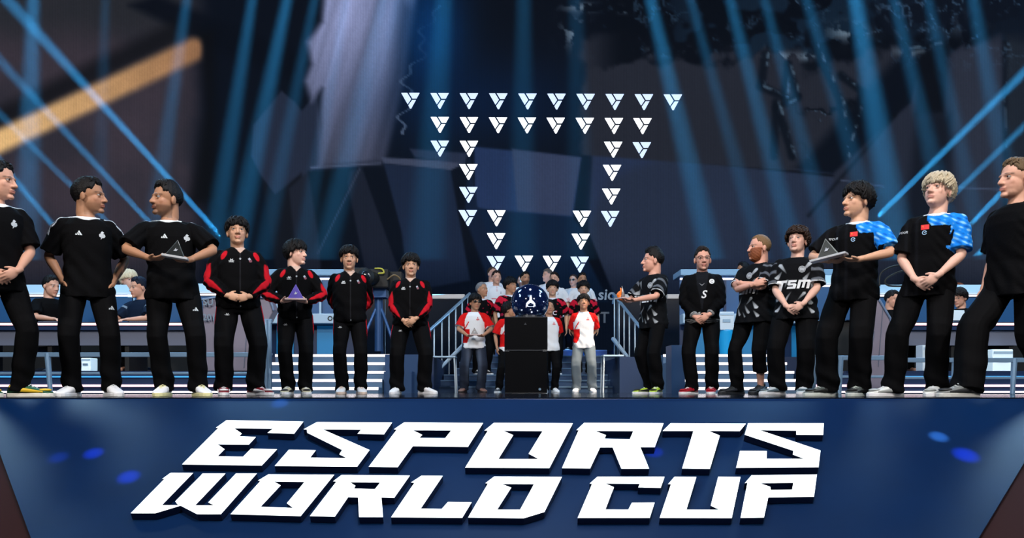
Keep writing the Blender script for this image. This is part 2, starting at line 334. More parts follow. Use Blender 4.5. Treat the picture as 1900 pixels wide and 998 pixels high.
lay(pmask([(1700, 100), (1760, 80), (1752, 210), (1700, 215)], 8), (9, 14, 24), .95); lay(pmask([(1700, 210), (1768, 210), (1740, 700), (1650, 700)], 14), (16, 22, 34), .8)
lay(pmask([(1768, 100), (1860, 60), (1866, 700), (1780, 700)], 8), (44, 50, 66)); lay(pmask([(1866, 60), (2200, 60), (2200, 700), (1870, 700)], 8), (30, 38, 50))
lay((1-sst(40, 90, V+50*(n2-.5)))*sst(1600, 1660, U), (12, 20, 34), .85); lay(vein*(1-sst(60, 150, V))*sst(1600, 1660, U)*sst(.52, .62, n2), (70, 100, 130), .55)
lay(seg(1560, 334, 1640, 346, 1.5, 1.5)+seg(1780, 348, 1860, 352, 1.5, 1.5), (80, 92, 120), .6)
lay(sst(470, 560, V), (12, 20, 34), .6)
I *= (.93+.14*fbm(U/260+8, V/260+2))[..., None]*(1+.05*(_rs.rand(*U.shape)[..., None]-.5))
# mesh: one vertex per step of the picture, standing upright far behind the players
P = np.stack([(U-950)/F*YS, np.full(U.shape, YS), CH+(HOR-V)/F*YS], -1).reshape(-1, 3)
nu, nv = len(us), len(vsn); idx = np.arange(nu*nv).reshape(nv, nu)
fa = np.stack([idx[:-1, :-1], idx[1:, :-1], idx[1:, 1:], idx[:-1, 1:]], -1).reshape(-1, 4)
me = bpy.data.meshes.new('screen_picture'); me.from_pydata(P.tolist(), [], fa.tolist()); setcol(me, lin(np.clip(I, 0, 255)).reshape(-1, 3))
ms = bpy.data.materials.new('led_wall_picture'); ms.use_nodes = True; nt = ms.node_tree; nt.nodes.clear()
out = nt.nodes.new('ShaderNodeOutputMaterial'); em = nt.nodes.new('ShaderNodeEmission'); at = nt.nodes.new('ShaderNodeAttribute'); at.attribute_name = 'Col'
wv = nt.nodes.new('ShaderNodeTexWave'); wv.bands_direction = 'X'; wv.inputs['Scale'].default_value = 7; tc = nt.nodes.new('ShaderNodeTexCoord')
mr_ = nt.nodes.new('ShaderNodeMapRange'); mr_.inputs['To Min'].default_value = .8; mr_.inputs['To Max'].default_value = 1.0
nt.links.new(tc.outputs['Object'], wv.inputs['Vector']); nt.links.new(wv.outputs['Fac'], mr_.inputs['Value']); nt.links.new(mr_.outputs['Result'], em.inputs['Strength'])
nt.links.new(at.outputs['Color'], em.inputs['Color']); nt.links.new(em.outputs[0], out.inputs['Surface'])
screen = empty('led_wall', (0, YS, 0)); tag(screen, 'giant LED wall behind the stage showing dark blue rock shapes and icons', 'screen')
me.materials.append(ms); o = bpy.data.objects.new('display', me); COL.objects.link(o); o.parent = screen; o.location = (0, -YS, 0)
g = G(); g.box((-.0, .35, 6.8), (37.4, .5, 14.2)); g.obj('cabinet', M_mblack, screen)
# the triangle icons
def icon(u, v, m):
    g = G(); h = 17.5; t = 30.0
    def q(pts):
        g.prism(pts, .02, lambda a, b, c: W(u+a, v+b, YS-.03+c)-Vector((0, YS, 0)))
    q([(-17, -15), (-6, -15), (1.3, -3.1), (-5.0, 6.4), (-6.2, 4.6), (-16.6, -13.6)])
    q([(-3.0, -15), (17, -15), (17, -14), (11.5, -4.2), (3.5, -4.2)])
    q([(3.2, -1.7), (10.4, -1.7), (1.6, 14.5), (-.8, 14.5), (-4.0, 8.4)])
    g.obj('icon', m, screen)
ROWS = [(187, [761.5, 815.6, 870, 924.5, 978.7, 1032.5, 1086.5, 1140.6, 1194.7, 1248.5], 1), (231.5, [816, 870, 924, 977.6, 1031, 1085, 1139, 1192], 0),
        (275.5, [816], 1), (275.5, [870, 1137.7], 0), (276, [1190.8], 1), (318.5, [869, 1135.6], 0), (361, [869], 1), (362.5, [1134], 0), (404, [868, 1132], 1),
        (404, [921, 1079.7], 0), (446.5, [920.5, 1077.5], 0), (489, [920, 1075.5], 1), (488, [972, 1024], 0)]
for y, xs, pale in ROWS:
    for x in xs: icon(x, y+(x-762)*.006, M_icon2 if pale else M_icon)
# haze above the rear of the stage
mh = bpy.data.materials.new('stage_haze'); mh.use_nodes = True; nt = mh.node_tree; nt.nodes.clear()
vsn_ = nt.nodes.new('ShaderNodeVolumeScatter'); vsn_.inputs['Density'].default_value = .003; o = nt.nodes.new('ShaderNodeOutputMaterial'); nt.links.new(vsn_.outputs[0], o.inputs['Volume'])
g = G(); g.box((0, 20.4, 8.9), (40, 5.6, 11.8)); o = g.obj('haze', mh); tag(o, 'thin haze lit by blue beams over the rear stage', 'haze', kind='stuff')
_tx = {}
def textmesh(t, shear=0):
    if (t, shear) in _tx: return _tx[(t, shear)]
    cu = bpy.data.curves.new('t', 'FONT'); cu.body = t; cu.align_x = 'CENTER'; cu.align_y = 'CENTER'; cu.size = 1; cu.offset = .018; cu.shear = shear; cu.resolution_u = 3; o = bpy.data.objects.new('t', cu); COL.objects.link(o)
    dg = bpy.context.evaluated_depsgraph_get(); dg.update(); me = bpy.data.meshes.new_from_object(o.evaluated_get(dg), depsgraph=dg)
    r = ('mesh', [(v.co.x, v.co.y) for v in me.vertices], [tuple(p.vertices) for p in me.polygons]); bpy.data.objects.remove(o); _tx[(t, shear)] = r; return r
def disc(r=.5, n=24, cx=0, cy=0): return [(cx+r*math.cos(2*math.pi*k/n), cy+r*math.sin(2*math.pi*k/n)) for k in range(n)]
def annulus(r1, r2, n=24, a0=0, a1=360): A = [math.radians(a0+(a1-a0)*k/n) for k in range(n+1)]; return [(r1*math.cos(a), r1*math.sin(a)) for a in A]+[(r2*math.cos(a), r2*math.sin(a)) for a in A[::-1]]
# ------------------------------------------------------------------ platforms, stairs, desks, rails
def X(px, Y): return (px-950)/F*Y
def Zp(py, Y): return CH+(HOR-py)/F*Y
def blk(g, x0, x1, y0, y1, z0, z1): return g.box(((x0+x1)/2, (y0+y1)/2, (z0+z1)/2), (abs(x1-x0), abs(y1-y0), abs(z1-z0)))
M_step = mat('step_slate', (52, 74, 104), .3, var=.2, bscale=2)
M_tread = mat('tread_bluegrey', (84, 112, 140), .3)
M_glassp = mat('smoked_glass', (16, 24, 36), .15, spec=.6)
M_grey2 = mat('mauve_panel', (128, 122, 138), .5, var=.15, bscale=3)
M_cyan = mat('cyan_panel', (30, 120, 170), .4, emis=(12, 80, 125), strength=.35)
M_ledge = mat('pale_ledge', (170, 196, 216), .35)
# central stairs: one thing, each step a part
st = empty('staircase', (.45, 18, 0)); tag(st, 'wide dark blue central stairs the player group stands on', 'staircase')
STEPS = [(15.75, 16.15, .11), (16.15, 16.55, .23), (16.55, 17.65, .34), (17.65, 18.05, .49), (18.05, 18.5, .63), (18.5, 19.6, .78), (19.6, 21.4, .95)]
for y0, y1, z in STEPS:
    g = G(); t = (y0-15.75)/3.6; xl = -1.42+.5*min(t, 1); xr = 2.36-.2*min(t, 1)
    blk(g, xl-.45, xr-.45, y0-18, y1-18, 0, z); g.cm = 1; blk(g, xl-.45, xr-.45, y0-18-.012, y0-18+.02, z-.022, z+.004)
    g.obj('step', [M_step, M_tread], st)
# rear platforms beside the stairs, with dark glass fronts
for s, xa, xb in ((1, -13.5, -1.02), (2, 2.28, 14.0)):
    g = G(); blk(g, xa, xb, 19.2, 22.6, 0, .95); tag(g.obj('floor_rear', M_navy), kind='structure')
    n = empty('glass_guard', ((xa+xb)/2, 19.15, .95)); tag(n, 'dark glass guard wall with pale top rail '+('above the tracksuit players' if s == 1 else 'above the stairs with the bearded man'), 'guard rail')
    xx0, xx1 = (X(640, 19.1), xb-.02) if s == 1 else (xa+.02, X(1330, 19.1))
    g = G(); blk(g, xx0-n.location.x, xx1-n.location.x, -.05, -.01, -.93, 1.10); g.obj('glass_panel', M_glassp, n)
    g = G(); g.box(((xx0+xx1)/2-n.location.x, -.03, 1.16), (xx1-xx0, .10, .11)); g.obj('top_rail', mat('rail_cream', (205, 196, 190), .35), n, bevel=.02)
    for k in range(4):
        xq = xx0+(xx1-xx0)*(k+.04)/3.1-n.location.x; g = G(); g.tube([(xq, -.03, -.9), (xq, -.03, 1.12)], .022, 8, flat=True); g.obj('post', M_metal, n)
# side rails of the central stairs
def stair_rail(label, pf, pn, zf, zn, low=True):
    a = Vector(pn); b = Vector(pf); n = empty('stair_railing', (a.x, a.y, 0)); tag(n, label, 'railing', 'railings of the central stairs'); o = n.location
    at = lambda t, z: Vector((a.x+(b.x-a.x)*t, a.y+(b.y-a.y)*t, z))-o
    z0 = lambda t: a.z+(b.z-a.z)*t
    g = G(); g.tube([at(0, z0(0)+zn-.5), at(0, z0(0)+zn), at(1, z0(1)+zf), at(1, z0(1)+zf-.2)], .032, 10); g.obj('handrail', M_metal, n, True)
    g = G(); g.tube([at(-.02, z0(0)+.12), at(1, z0(1)+.22)], (.022, .05), 8, flat=True); g.obj('bottom_rail', M_white, n)
    for k in range(7):
        t = .04+.92*k/6; g = G(); zb = min([z for y0, y1, z in STEPS if y0-.02 <= at(t, 0).y+o.y <= y1+.02] or [0]); g.tube([at(t, zb*.98+.005), at(t, z0(t)+zn+(zf-zn)*t-.01)], .014, 8, flat=True); g.obj('baluster', M_white, n, True)
stair_rail('white balustered stair railing rising behind the man in sunglasses', (X(873, 19.1)-.02, 19.05, .95), (X(786, 15.3), 15.3, 0), 1.22, 1.0)
stair_rail('white balustered stair railing beside the player with the amber trophy', (X(1134, 19.1)+.04, 19.05, .95), (X(1205, 15.3), 15.3, 0), 1.22, .95)
# small white landing plates by the railings
for x0, x1, y0, y1, lab in ((796, 846, 678, 660, 'pale steel landing step attached low by the railing near the sunglasses man'), (1118, 1156, 664, 658, 'narrow orange-lit landing step behind the railing by the amber trophy')):
    Y_ = 15.0; n = empty('landing_step', (X((x0+x1)/2, Y_), Y_, 0)); tag(n, lab, 'step'); zt = Zp(y1, Y_)
    w_ = (x1-x0)/F*Y_; g = G(); g.box((0, .1, zt-.02), (w_, .42, .03)); g.obj('plate', M_ledge, n, bevel=.006)
    for sx in (-1, 1):
        for sy in (-1, 1): g = G(); g.tube([(sx*w_*.45, .1+sy*.18, zt-.03), (sx*w_*.5, .1+sy*.20, .0)], .014, 8, flat=True); g.obj('leg', M_white, n)
# lit side stairs
def side_stairs(x0, x1, label):
    n = empty('lit_stairs', (X((x0+x1)/2, 12.5), 12.5, 0)); tag(n, label, 'staircase', 'side stairs with glowing step edges'); zs = [Zp(p, 12.5+.35*k) for k, p in enumerate((719, 704, 689, 673, 658))]
    c = n.location.x; a, b = X(x0, 12.5)-c, X(x1, 12.5)-c
    for k, z in enumerate(zs):
        y0 = .35*k; y1 = .35*(k+1) if k < 4 else 2.2; g = G(); blk(g, a, b, y0, y1, 0, z); s_ = g.obj('step', M_tread, n)
        g = G(); blk(g, a, b, y0-.025, y0+.015, z-.034, z+.006); g.obj('led_strip', M_led, s_)
    return zs[-1]
ZT = side_stairs(462, 702, 'side stairs with glowing white step edges behind the tracksuit players')
side_stairs(1262, 1502, 'side stairs with glowing white step edges behind the bearded man')
for nme, xa, xb in (('floor_side', X(462, 12.5), X(702, 12.5)), ('floor_side', X(1262, 12.5), X(1502, 12.5))):
    g = G(); blk(g, xa-.6, xb+.6, 14.72, 18.9, 0, ZT-.004); tag(g.obj(nme, M_navy), kind='structure')
for xa, xb in ((-12.5, X(462, 12.5)-.03), (X(1502, 12.5)+.03, 12.5)):
    g = G(); blk(g, xa, xb, 11.3, 14.68, 0, .30); tag(g.obj('floor_outer', M_navy), kind='structure')
# booth walls on the side platforms
def booth(x0, x1, Y_, label, cyl):
    n = empty('booth_counter', (X((x0+x1)/2, Y_), Y_, ZT)); tag(n, label, 'counter', 'tall booth counters behind the side stairs'); c = n.location; w_ = (x1-x0)/F*Y_
    zz = lambda p: Zp(p, Y_)-c.z
    g = G(); g.box((0, .32, (zz(500)+zz(511))/2), (w_, .75, zz(500)-zz(511))); g.obj('top', mat('booth_top_blue', (120, 165, 200), .35), n, bevel=.01)
    g = G(); g.box((0, 0, zz(517.5)), (w_, .04, .028)); g.obj('led_strip', M_led, n)
    g = G(); g.box((0, .05, (zz(513)+zz(585))/2), (w_, .06, zz(513)-zz(585))); g.obj('upper_panel', M_blue, n)
    g = G(); g.box((0, -.10, (zz(584)+zz(602))/2), (w_, .34, zz(584)-zz(602))); lp = g.obj('lower_ledge', M_ledge, n, bevel=.012)
    for u in ((-.2, .32) if cyl else (-.28, .1)):
        g = G(); g.prism(annulus(.045, .026, 18), .006, lambda a, b, d_: Vector((w_*u+a, -.276+d_-.0, (zz(584)+zz(602))/2+b))); g.obj('round_logo', M_mblack, lp)
    g = G(); g.box((0, .06, zz(602)/2), (w_, .05, zz(602))); g.obj('lower_panel', M_navy, n)
    for u in (-.36, -.05, .26): g = G(); g.box((w_*u, .02, zz(602)/2-.005), (w_*.13, .05, zz(602)-.03)); g.obj('lit_panel', M_cyan, n)
    for k in range(9): xq = -w_/2+w_*(k+.5)/9; g = G(); g.box((xq, -.0, (zz(520)+zz(583))/2), (.04, .06, zz(520)-zz(583))); g.obj('mullion', M_metal if k % 3 == 0 else M_navy, n)
booth(420, 662, 15.6, 'tall blue booth counter with white strip behind the tracksuit players', 1)
booth(1262, 1560, 15.6, 'tall blue booth counter with mullions behind the folded-arms man', 0)
# long player desks
def desk(x0, x1, label, Y_=11.9, s=1, ptop=602):
    n = empty('player_desk', (X((x0+x1)/2, Y_), Y_, .30)); tag(n, label, 'desk', 'long player desks with glowing edges'); c = n.location; w_ = (x1-x0)/F*Y_
    zz = lambda p: Zp(p, Y_)-c.z
    g = G(); g.box((0, .35, zz(ptop-2)), (w_, .8, .035)); g.obj('tabletop', mat('desk_dark', (26, 36, 52), .3), n)
    g = G(); g.box((0, -.06, zz(ptop)), (w_, .03, .030)); g.obj('led_strip', M_pink, n)
    g = G(); g.box((0, -.05, (zz(ptop+4)+zz(ptop+11))/2), (w_, .04, zz(ptop+4)-zz(ptop+11))); g.obj('apron', M_navy, n)
    g = G(); g.box((0, .0, (zz(ptop+12)+zz(641))/2), (w_, .05, zz(ptop+12)-zz(641))); g.obj('front_panel', M_grey, n)
    for u in (-.47, -.16, .16, .47): g = G(); g.box((w_*u, .3, zz(ptop-2)/2-.02), (.06, .6, zz(ptop-2)-.04)); g.obj('leg', M_mblack, n)
    return n
desk(-60, 388, 'long dark player desk with pink glowing edge behind the hands-in-pockets man')
desk(1655, 1990, 'long dark player desk with pink glowing edge behind the blond player')
# rear light desks (sloping pale lids)
def reardesk(x0, x1, label, Y_=14.2, b=0):
    n = empty('rear_desk', (X((x0+x1)/2, Y_), Y_, .30)); tag(n, label, 'desk', 'pale sloping rear desks'); c = n.location; w_ = (x1-x0)/F*Y_; zz = lambda p: Zp(p+b, Y_)-c.z
    g = G(); g.prism([(-w_/2, 0), (w_/2, 0), (w_/2-.25, 1), (-w_/2+.25, 1)], .03, lambda a, q, d_: Vector((a, -.1+q*.35, zz(547)+q*(zz(528)-zz(547))+d_))); g.obj('lid', mat('pale_lid', (186, 208, 224), .4), n)
    g = G(); g.box((0, -.12, zz(550)), (w_, .03, .026)); g.obj('led_strip', M_led, n)
    g = G(); g.box((0, -.08, (zz(553)+zz(612))/2), (w_, .05, zz(553)-zz(612))); g.obj('front_panel', M_blue, n)
    g = G(); g.box((0, .02, zz(613)/2), (w_-.05, .08, zz(613))); g.obj('plinth', M_mblack, n)
reardesk(-60, 250, 'pale sloping rear desk behind the man with hands in pockets'); reardesk(255, 455, 'pale sloping rear desk behind the plaque holder', b=-2); reardesk(1600, 1990, 'pale sloping rear desk behind the blond player and the striding person'); reardesk(1505, 1596, 'short pale sloping rear desk behind the cargo trousers', b=-18)
# low steel guard frames in front of the desks
def lowrail(x0, x1, posts, label, Y_=10.4, ys=(658, 692.5), lean=10):
    n = empty('low_guard_frame', (X((x0+x1)/2, Y_), Y_, 0)); tag(n, label, 'guard rail', 'low steel guard frames in front of the desks'); c = n.location
    for k, p in enumerate(ys): g = G(); g.box((0, 0, Zp(p, Y_)), ((x1-x0)/F*Y_, .05, .055 if k == 0 else .03)); g.obj('rail', mat('frame_steel', (120, 152, 182), .35, .3), n, bevel=.006)
    for p in posts: g = G(); g.tube([(X(p, Y_)-c.x, 0, Zp(ys[0]-2, Y_)), (X(p+lean, Y_)-c.x, -.05, 0)], (.035, .028), 8, flat=True, up=(1, 0, 0)); g.obj('post', mat('frame_steel'), n)
lowrail(-50, 300, (88, 215, -40), 'low steel guard frame between the two white-collared men'); lowrail(300, 462, (372,), 'low steel guard frame behind the plaque holder')
lowrail(1500, 1664, (1512, 1560, 1648), 'low steel guard frame behind the cargo trousers', lean=-6, ys=(664, 699)); lowrail(1668, 1990, (1772, 1882), 'low steel guard frame behind the grey sneakers', lean=-8, ys=(668, 701))
lowrail(478, 505, (492, 499), 'short tall-sided steel frame between two tracksuit players', Y_=10.9, ys=(596, 657), lean=4)
# floor light strips of the outer platforms
for xa, xb in ((-11.5, X(462, 11.2)), (X(1512, 11.2), 11.5)):
    s_ = 'left' if xa < 0 else 'right'; lab = 'behind the white chunky sneakers' if xa < 0 else 'behind the grey sneakers'
    n = empty('light_kerb', ((xa+xb)/2, 11.2, 0)); tag(n, 'low blue kerb with two pink light strips '+lab, 'kerb', 'low kerbs with pink light strips'); c = n.location.x
    g = G(); blk(g, xa-c, xb-c, -.02, .08, .0, .27); g.obj('kerb', M_navy, n)
    for p, m_ in ((715.5, M_pink), (727, M_led)): z = Zp(p, 11.2); g = G(); g.box(((xa+xb)/2-c, -.035, max(z, .02)), (xb-xa, .03, .03 if p < 720 else .02)); g.obj('light_strip', m_, n)
    g = G(); g.box(((xa+xb)/2-c, -.03, Zp(699, 11.2)), (xb-xa, .02, .018)); g.obj('light_strip', M_cyanled, n)
# grey angular cabinets
def cabinet(pts, Y_, d, label, m_, text=None):
    cx = sum(p[0] for p in pts)/len(pts); zb = 0.0; n = empty('angular_cabinet', (X(cx, Y_), Y_, zb)); tag(n, label, 'cabinet'); c = n.location
    g = G(); g.prism([(X(a, Y_)-c.x, max(Zp(b, Y_), .302 if Y_ > 11.3 else .0)) for a, b in pts], d, lambda a, b, e: Vector((a, e, b))); g.obj('shell', m_, n, bevel=.015)
    q = [(X(a, Y_)-c.x, max(Zp(b, Y_), .302)) for a, b in pts]; g = G()
    for a, b in zip(q[:3], q[1:4]): g.tube([(a[0], -.012, a[1]), (b[0], -.012, b[1])], .016, 8)
    g.obj('edge_strip', mat('edge_bluegrey', (110, 130, 160), .4), n, True)
    for p, h in ((.35, .5), (.62, .8)):
        x_ = q[0][0]*(1-p)+q[2][0]*p; g = G(); g.tube([(x_, -.008, q[-1][1]+.05), (x_+.06, -.008, q[-1][1]+h)], .006, 6); g.obj('seam', M_grey, n)
    return n
cabinet([(1592, 560), (1624, 545), (1652, 592), (1655, 610), (1655, 735), (1590, 735)], 11.05, .2, 'tall mauve-grey angular cabinet beside the cargo trousers', M_grey2)
cabinet([(376, 556), (400, 552), (500, 552), (508, 575), (478, 632), (470, 700), (374, 700)], 11.6, .25, 'mauve-grey angular cabinet with lettering behind the stocky tracksuit player', M_grey2)
def flat_text(t, px, py, Y_, size, m_, label, cat='lettering', sh=0):
    r = textmesh(t, sh); g = G(); n0 = [(a*size, 0, b*size) for a, b in r[1]]; N = len(n0)
    g.add(n0+[(a, .012, c_) for a, _, c_ in n0], [f for f in r[2]]+[tuple(i+N for i in f[::-1]) for f in r[2]])
    o = g.obj('wall_lettering', m_); o.location = W(px, py, Y_); tag(o, label, cat); return o
mt = mat('pale_print', (120, 138, 156), .5)
# equipment boxes on and by the booths
def eqbox(px0, px1, py0, py1, Y_, d, label, m_, cat='box', zbase=None):
    zb = Zp(py1, Y_) if zbase is None else zbase; n = empty('equipment_box', (X((px0+px1)/2, Y_), Y_, zb)); tag(n, label, cat); w_ = (px1-px0)/F*Y_; h = Zp(py0, Y_)-zb
    g = G(); g.box((0, d/2, h/2), (w_, d, h*.999)); g.obj('case', m_, n, bevel=.01); g = G(); g.box((0, -.006, h*.86), (w_*.92, .012, h*.10)); g.obj('lid_band', M_ledge, n); g = G(); g.box((0, -.008, h*.5), (w_*.5, .014, h*.16)); g.obj('label_plate', M_metal, n)
eqbox(1334, 1362, 578, 612, 15.0, .25, 'white equipment case on cyan drum behind the bomber jacket man', M_white)
g = G(); g.tube([(0, 0, 0), (0, 0, .08), (0, 0, Zp(612, 15.1)-ZT-.03), (0, 0, Zp(612, 15.1)-ZT-.0)], [.09, .11, .13, .135], 20, flat=True); o = g.obj('drum', mat('cyan_drum', (30, 150, 205), .35, emis=(10, 110, 165), strength=.4), None, True); o.location = (X(1348, 15.1), 15.13, ZT); tag(o, 'cyan tapered drum under the white equipment case', 'drum')
eqbox(1512, 1534, 640, 693, 13.3, .25, 'small white box with dark dot between heavyset player and cargo trousers', M_white, zbase=.302)
eqbox(1712, 1752, 640, 660, 11.4, .2, 'white box with dark marks seen between the blond player\'s legs', M_white, zbase=.302)
eqbox(1842, 1880, 648, 655, 11.6, .3, 'flat white glowing box seen between the striding legs', mat('soft_white', (235, 245, 250), emis=(150, 190, 210), strength=.6), zbase=.302)
eqbox(150, 168, 664, 718, 11.42, .2, 'white box on the floor behind the hands-in-pockets man\'s knee', mat('soft_white'), zbase=.302)
# laptop by the seated player
n = empty('laptop', (X(1771, 11.95), 12.0, Zp(600, 11.9)+.018)); tag(n, 'open pale laptop in front of the seated player behind the blond player', 'laptop')
g = G(); g.box((0, .12, .012), (.34, .24, .02)); g.obj('base', M_white, n, bevel=.004); g = G(); g.box((0, -.02, .1), (.32, .012, .15), Matrix.Rotation(-.25, 3, 'X')); g.obj('lid', M_white, n, bevel=.004)
for x, lab in ((100, 'dark keyboard on the desk by the hands-in-pockets man\'s elbow'), (268, 'dark keyboard on the desk below the dark-haired seated man'), (1800, 'dark keyboard beside the open pale laptop')):
    n = empty('keyboard', (X(x, 12.2), 12.2, Zp(600, 11.9)+.018)); tag(n, lab, 'keyboard'); g = G(); g.box((0, 0, .012), (.40, .14, .022)); g.obj('case', M_mblack, n, bevel=.004); g = G()
    for i in range(13):
        for j in range(4): g.box((-.18+.03*i, -.045+.03*j, .027), (.024, .024, .010))
    g.obj('keycaps', M_grey, n)
# cable loop on a rear desk
g = G(); g.tube([(-.25, 0, .02), (-.22, .02, .22), (-.05, 0, .33), (.2, .03, .36), (.28, .02, .30), (.05, 0, .24), (-.15, .0, .12), (-.1, 0, .02), (.2, 0, .01)], .016, 8, sub=4); o = g.obj('cable_loop', M_mblack, None, True); o.location = W(1660, 532, 14.15); tag(o, 'black looped cable on the pale rear desk beside the blue-sleeved players', 'cable')
# broadcast camera on its pedestal
n = empty('broadcast_camera', (X(703, 15.4), 15.4, ZT)); tag(n, 'black broadcast camera on blue steel pedestal between two tracksuit players', 'camera'); zc = Zp(520, 15.4)-ZT
g = G(); g.box((0, 0, zc), (.42, .55, .34)); g.obj('camera_body', M_mblack, n, bevel=.03)
g = G(); g.tube([(-.05, -.25, zc), (-.12, -.55, zc-.02), (-.13, -.62, zc-.02)], [.11, .13, .15], 20, flat=True); l_ = g.obj('lens', M_mblack, n, True); g = G(); g.ell((-.13, -.62, zc-.02), (.10, .02, .10)); g.obj('front_glass', M_glassp, l_, True)
g = G(); g.box((-.33, .1, zc+.14), (.24, .22, .18)); g.box((-.2, .1, zc+.1), (.2, .05, .05)); g.obj('viewfinder', M_mblack, n, bevel=.02)
g = G(); g.box((.30, .1, zc+.02), (.22, .3, .26)); g.tube([(.35, 0, zc+.15), (.44, -.1, zc+.25), (.5, -.1, zc+.1), (.46, 0, zc-.1)], .02, 8, sub=3); g.obj('battery_pack', M_mblack, n, bevel=.02)
g = G(); g.tube([(-.02, -.29, zc+.17), (.10, -.32, zc+.16), (.14, -.33, zc+.09), (.05, -.33, zc+.08)], .015, 8, sub=4); g.obj('yellow_cable', mat('cable_yellow', (190, 180, 60), .5), n, True)
g = G(); g.tube([(.2, -.3, zc-.02), (.32, -.34, zc+.05), (.42, -.3, zc-.02), (.38, -.28, zc-.12)], .014, 8, sub=4); g.obj('bronze_cable', mat('cable_bronze', (120, 96, 60), .5), n, True)
g = G(); g.tube([(0, .0, .12), (0, 0, zc-.3)], .075, 14, flat=True); g.box((0, 0, zc-.24), (.3, .35, .16)); g.obj('column', mat('pedestal_blue', (48, 82, 128), .4, .4), n)
for a in (90, 210, 330): g = G(); c_, s_ = math.cos(math.radians(a)), math.sin(math.radians(a)); g.tube([(c_*.05, s_*.05, zc-.5), (c_*.42, s_*.42, .05)], .028, 8); l_ = g.obj('leg', mat('pedestal_blue'), n, True); g = G(); g.ell((c_*.42, s_*.42, .046), (.05, .05, .044)); g.obj('foot', M_mblack, l_, True)
# blue steps box in front of it
g = G(); blk(g, X(716, 13.4), X(790, 13.4), 13.3, 14.0, 0, Zp(658, 13.4)); blk(g, X(720, 13.4), X(770, 13.4), 12.95, 13.3, 0, Zp(690, 13.4)); tag(g.obj('stage_block', mat('block_blue', (36, 66, 104), .35)), 'low blue stage block with a step between two white-sneakered tracksuit players', 'stage block')
g = G(); blk(g, X(1246, 12), X(1271, 12), 12.0, 12.44, 0, Zp(640, 12)); tag(g.obj('stage_block', mat('block_blue')), 'narrow blue stage block between amber trophy holder and bomber jacket man', 'stage block')
# podium with the glass dome
n = empty('podium', (X(976, 12.1), 12.1, 0)); tag(n, 'tall glossy black podium in the middle of the stage', 'podium'); zt = Zp(587, 12.1); w_ = 80/F*12.1
g = G(); g.box((0, .28, zt*.78), (w_, .56, zt*.435)); g.obj('upper_cabinet', M_black, n, bevel=.008); g = G(); g.box((0, .28, zt*.28), (w_*.985, .55, zt*.555)); g.obj('lower_cabinet', M_black, n, bevel=.008)
g = G(); g.box((0, -.004, zt*.561), (w_*.78, .008, .012)); g.obj('seam_strip', mat('seam_grey', (46, 48, 54), .4), n); g = G(); g.prism(disc(.018, 20), .01, lambda a, b, d_: Vector((w_*.32+a, -.012+d_+.004, .06+b))); g.obj('round_badge', M_metal, n)
g = G(); g.prism([(0, .02), (.02, -.01), (-.02, -.01)], .004, lambda a, b, d_: Vector((-.01+a, -.0045+d_, zt*.9+b))); g.obj('small_mark', mat('seam_grey'), n)
dm = empty('glass_dome', (X(983.5, 12.3), 12.37, zt)); tag(dm, 'dark blue glass globe with white triangular emblem on the black podium', 'globe'); R_ = .272; cz = .215
g = G(); rings = []
for i in range(23):
    a = -math.asin(min(1, (cz-.02)/R_))+(math.pi/2-.03+math.asin((cz-.02)/R_))*i/22; rings.append([Vector((R_*math.cos(a)*math.cos(2*math.pi*j/40), R_*math.cos(a)*math.sin(2*math.pi*j/40), cz+R_*math.sin(a))) for j in range(40)])
g.loft(rings); g.obj('globe', mat('globe_glass', (10, 22, 58), .06, spec=.9, coat=1, var=.6, bscale=9), dm, True)
g = G(); g.tube([(0, 0, 0), (0, 0, .028)], .215, 40, flat=True); g.obj('silver_ring', mat('silver', (190, 196, 205), .2, 1), dm)
def onsphere(pts, sz, ox, oz, name, m_):
    g = G(); P3 = []
    for a, b in pts: a = a*sz+ox; b = b*sz+oz; P3.append((a, -math.sqrt(max(R_**2-a*a-b*b, 0))-.002, cz+b))
    tr = tessellate_polygon([[Vector((a, b, 0)) for a, b in pts]]); N = len(P3); g.add(P3+[(x, y-.004, z) for x, y, z in P3], [tuple(t) for t in tr]+[tuple(i+N for i in t) for t in tr]+[(i, (i+1) % N, (i+1) % N+N, i+N) for i in range(N)]); g.obj(name, m_, dm)
onsphere([(0, .62), (.1, .5), (.12, .2), (.3, .05), (.42, -.1), (.46, -.38), (.2, -.42), (-.2, -.42), (-.46, -.38), (-.42, -.1), (-.3, .05), (-.12, .2), (-.1, .5)], .15, .005, -.015, 'emblem', mat('emblem_white', (235, 240, 250), emis=(200, 210, 235), strength=.7))
onsphere([(-.4, .06), (.4, .06), (.4, -.06), (-.4, -.06)], .10, .005, -.05, 'emblem_text', M_navy)
for a, b, r_ in ((0, .17, .016), (.14, .12, .010), (-.15, .1, .008), (.19, .0, .009), (-.2, .01, .009), (.1, -.13, .008), (-.12, -.12, .01), (.02, -.15, .013), (-.07, .2, .006), (.2, -.09, .006)): onsphere(disc(1, 8), r_, a, b, 'star_or_glint', mat('emblem_white'))  # highlights of the globe, put on as small glowing white discs
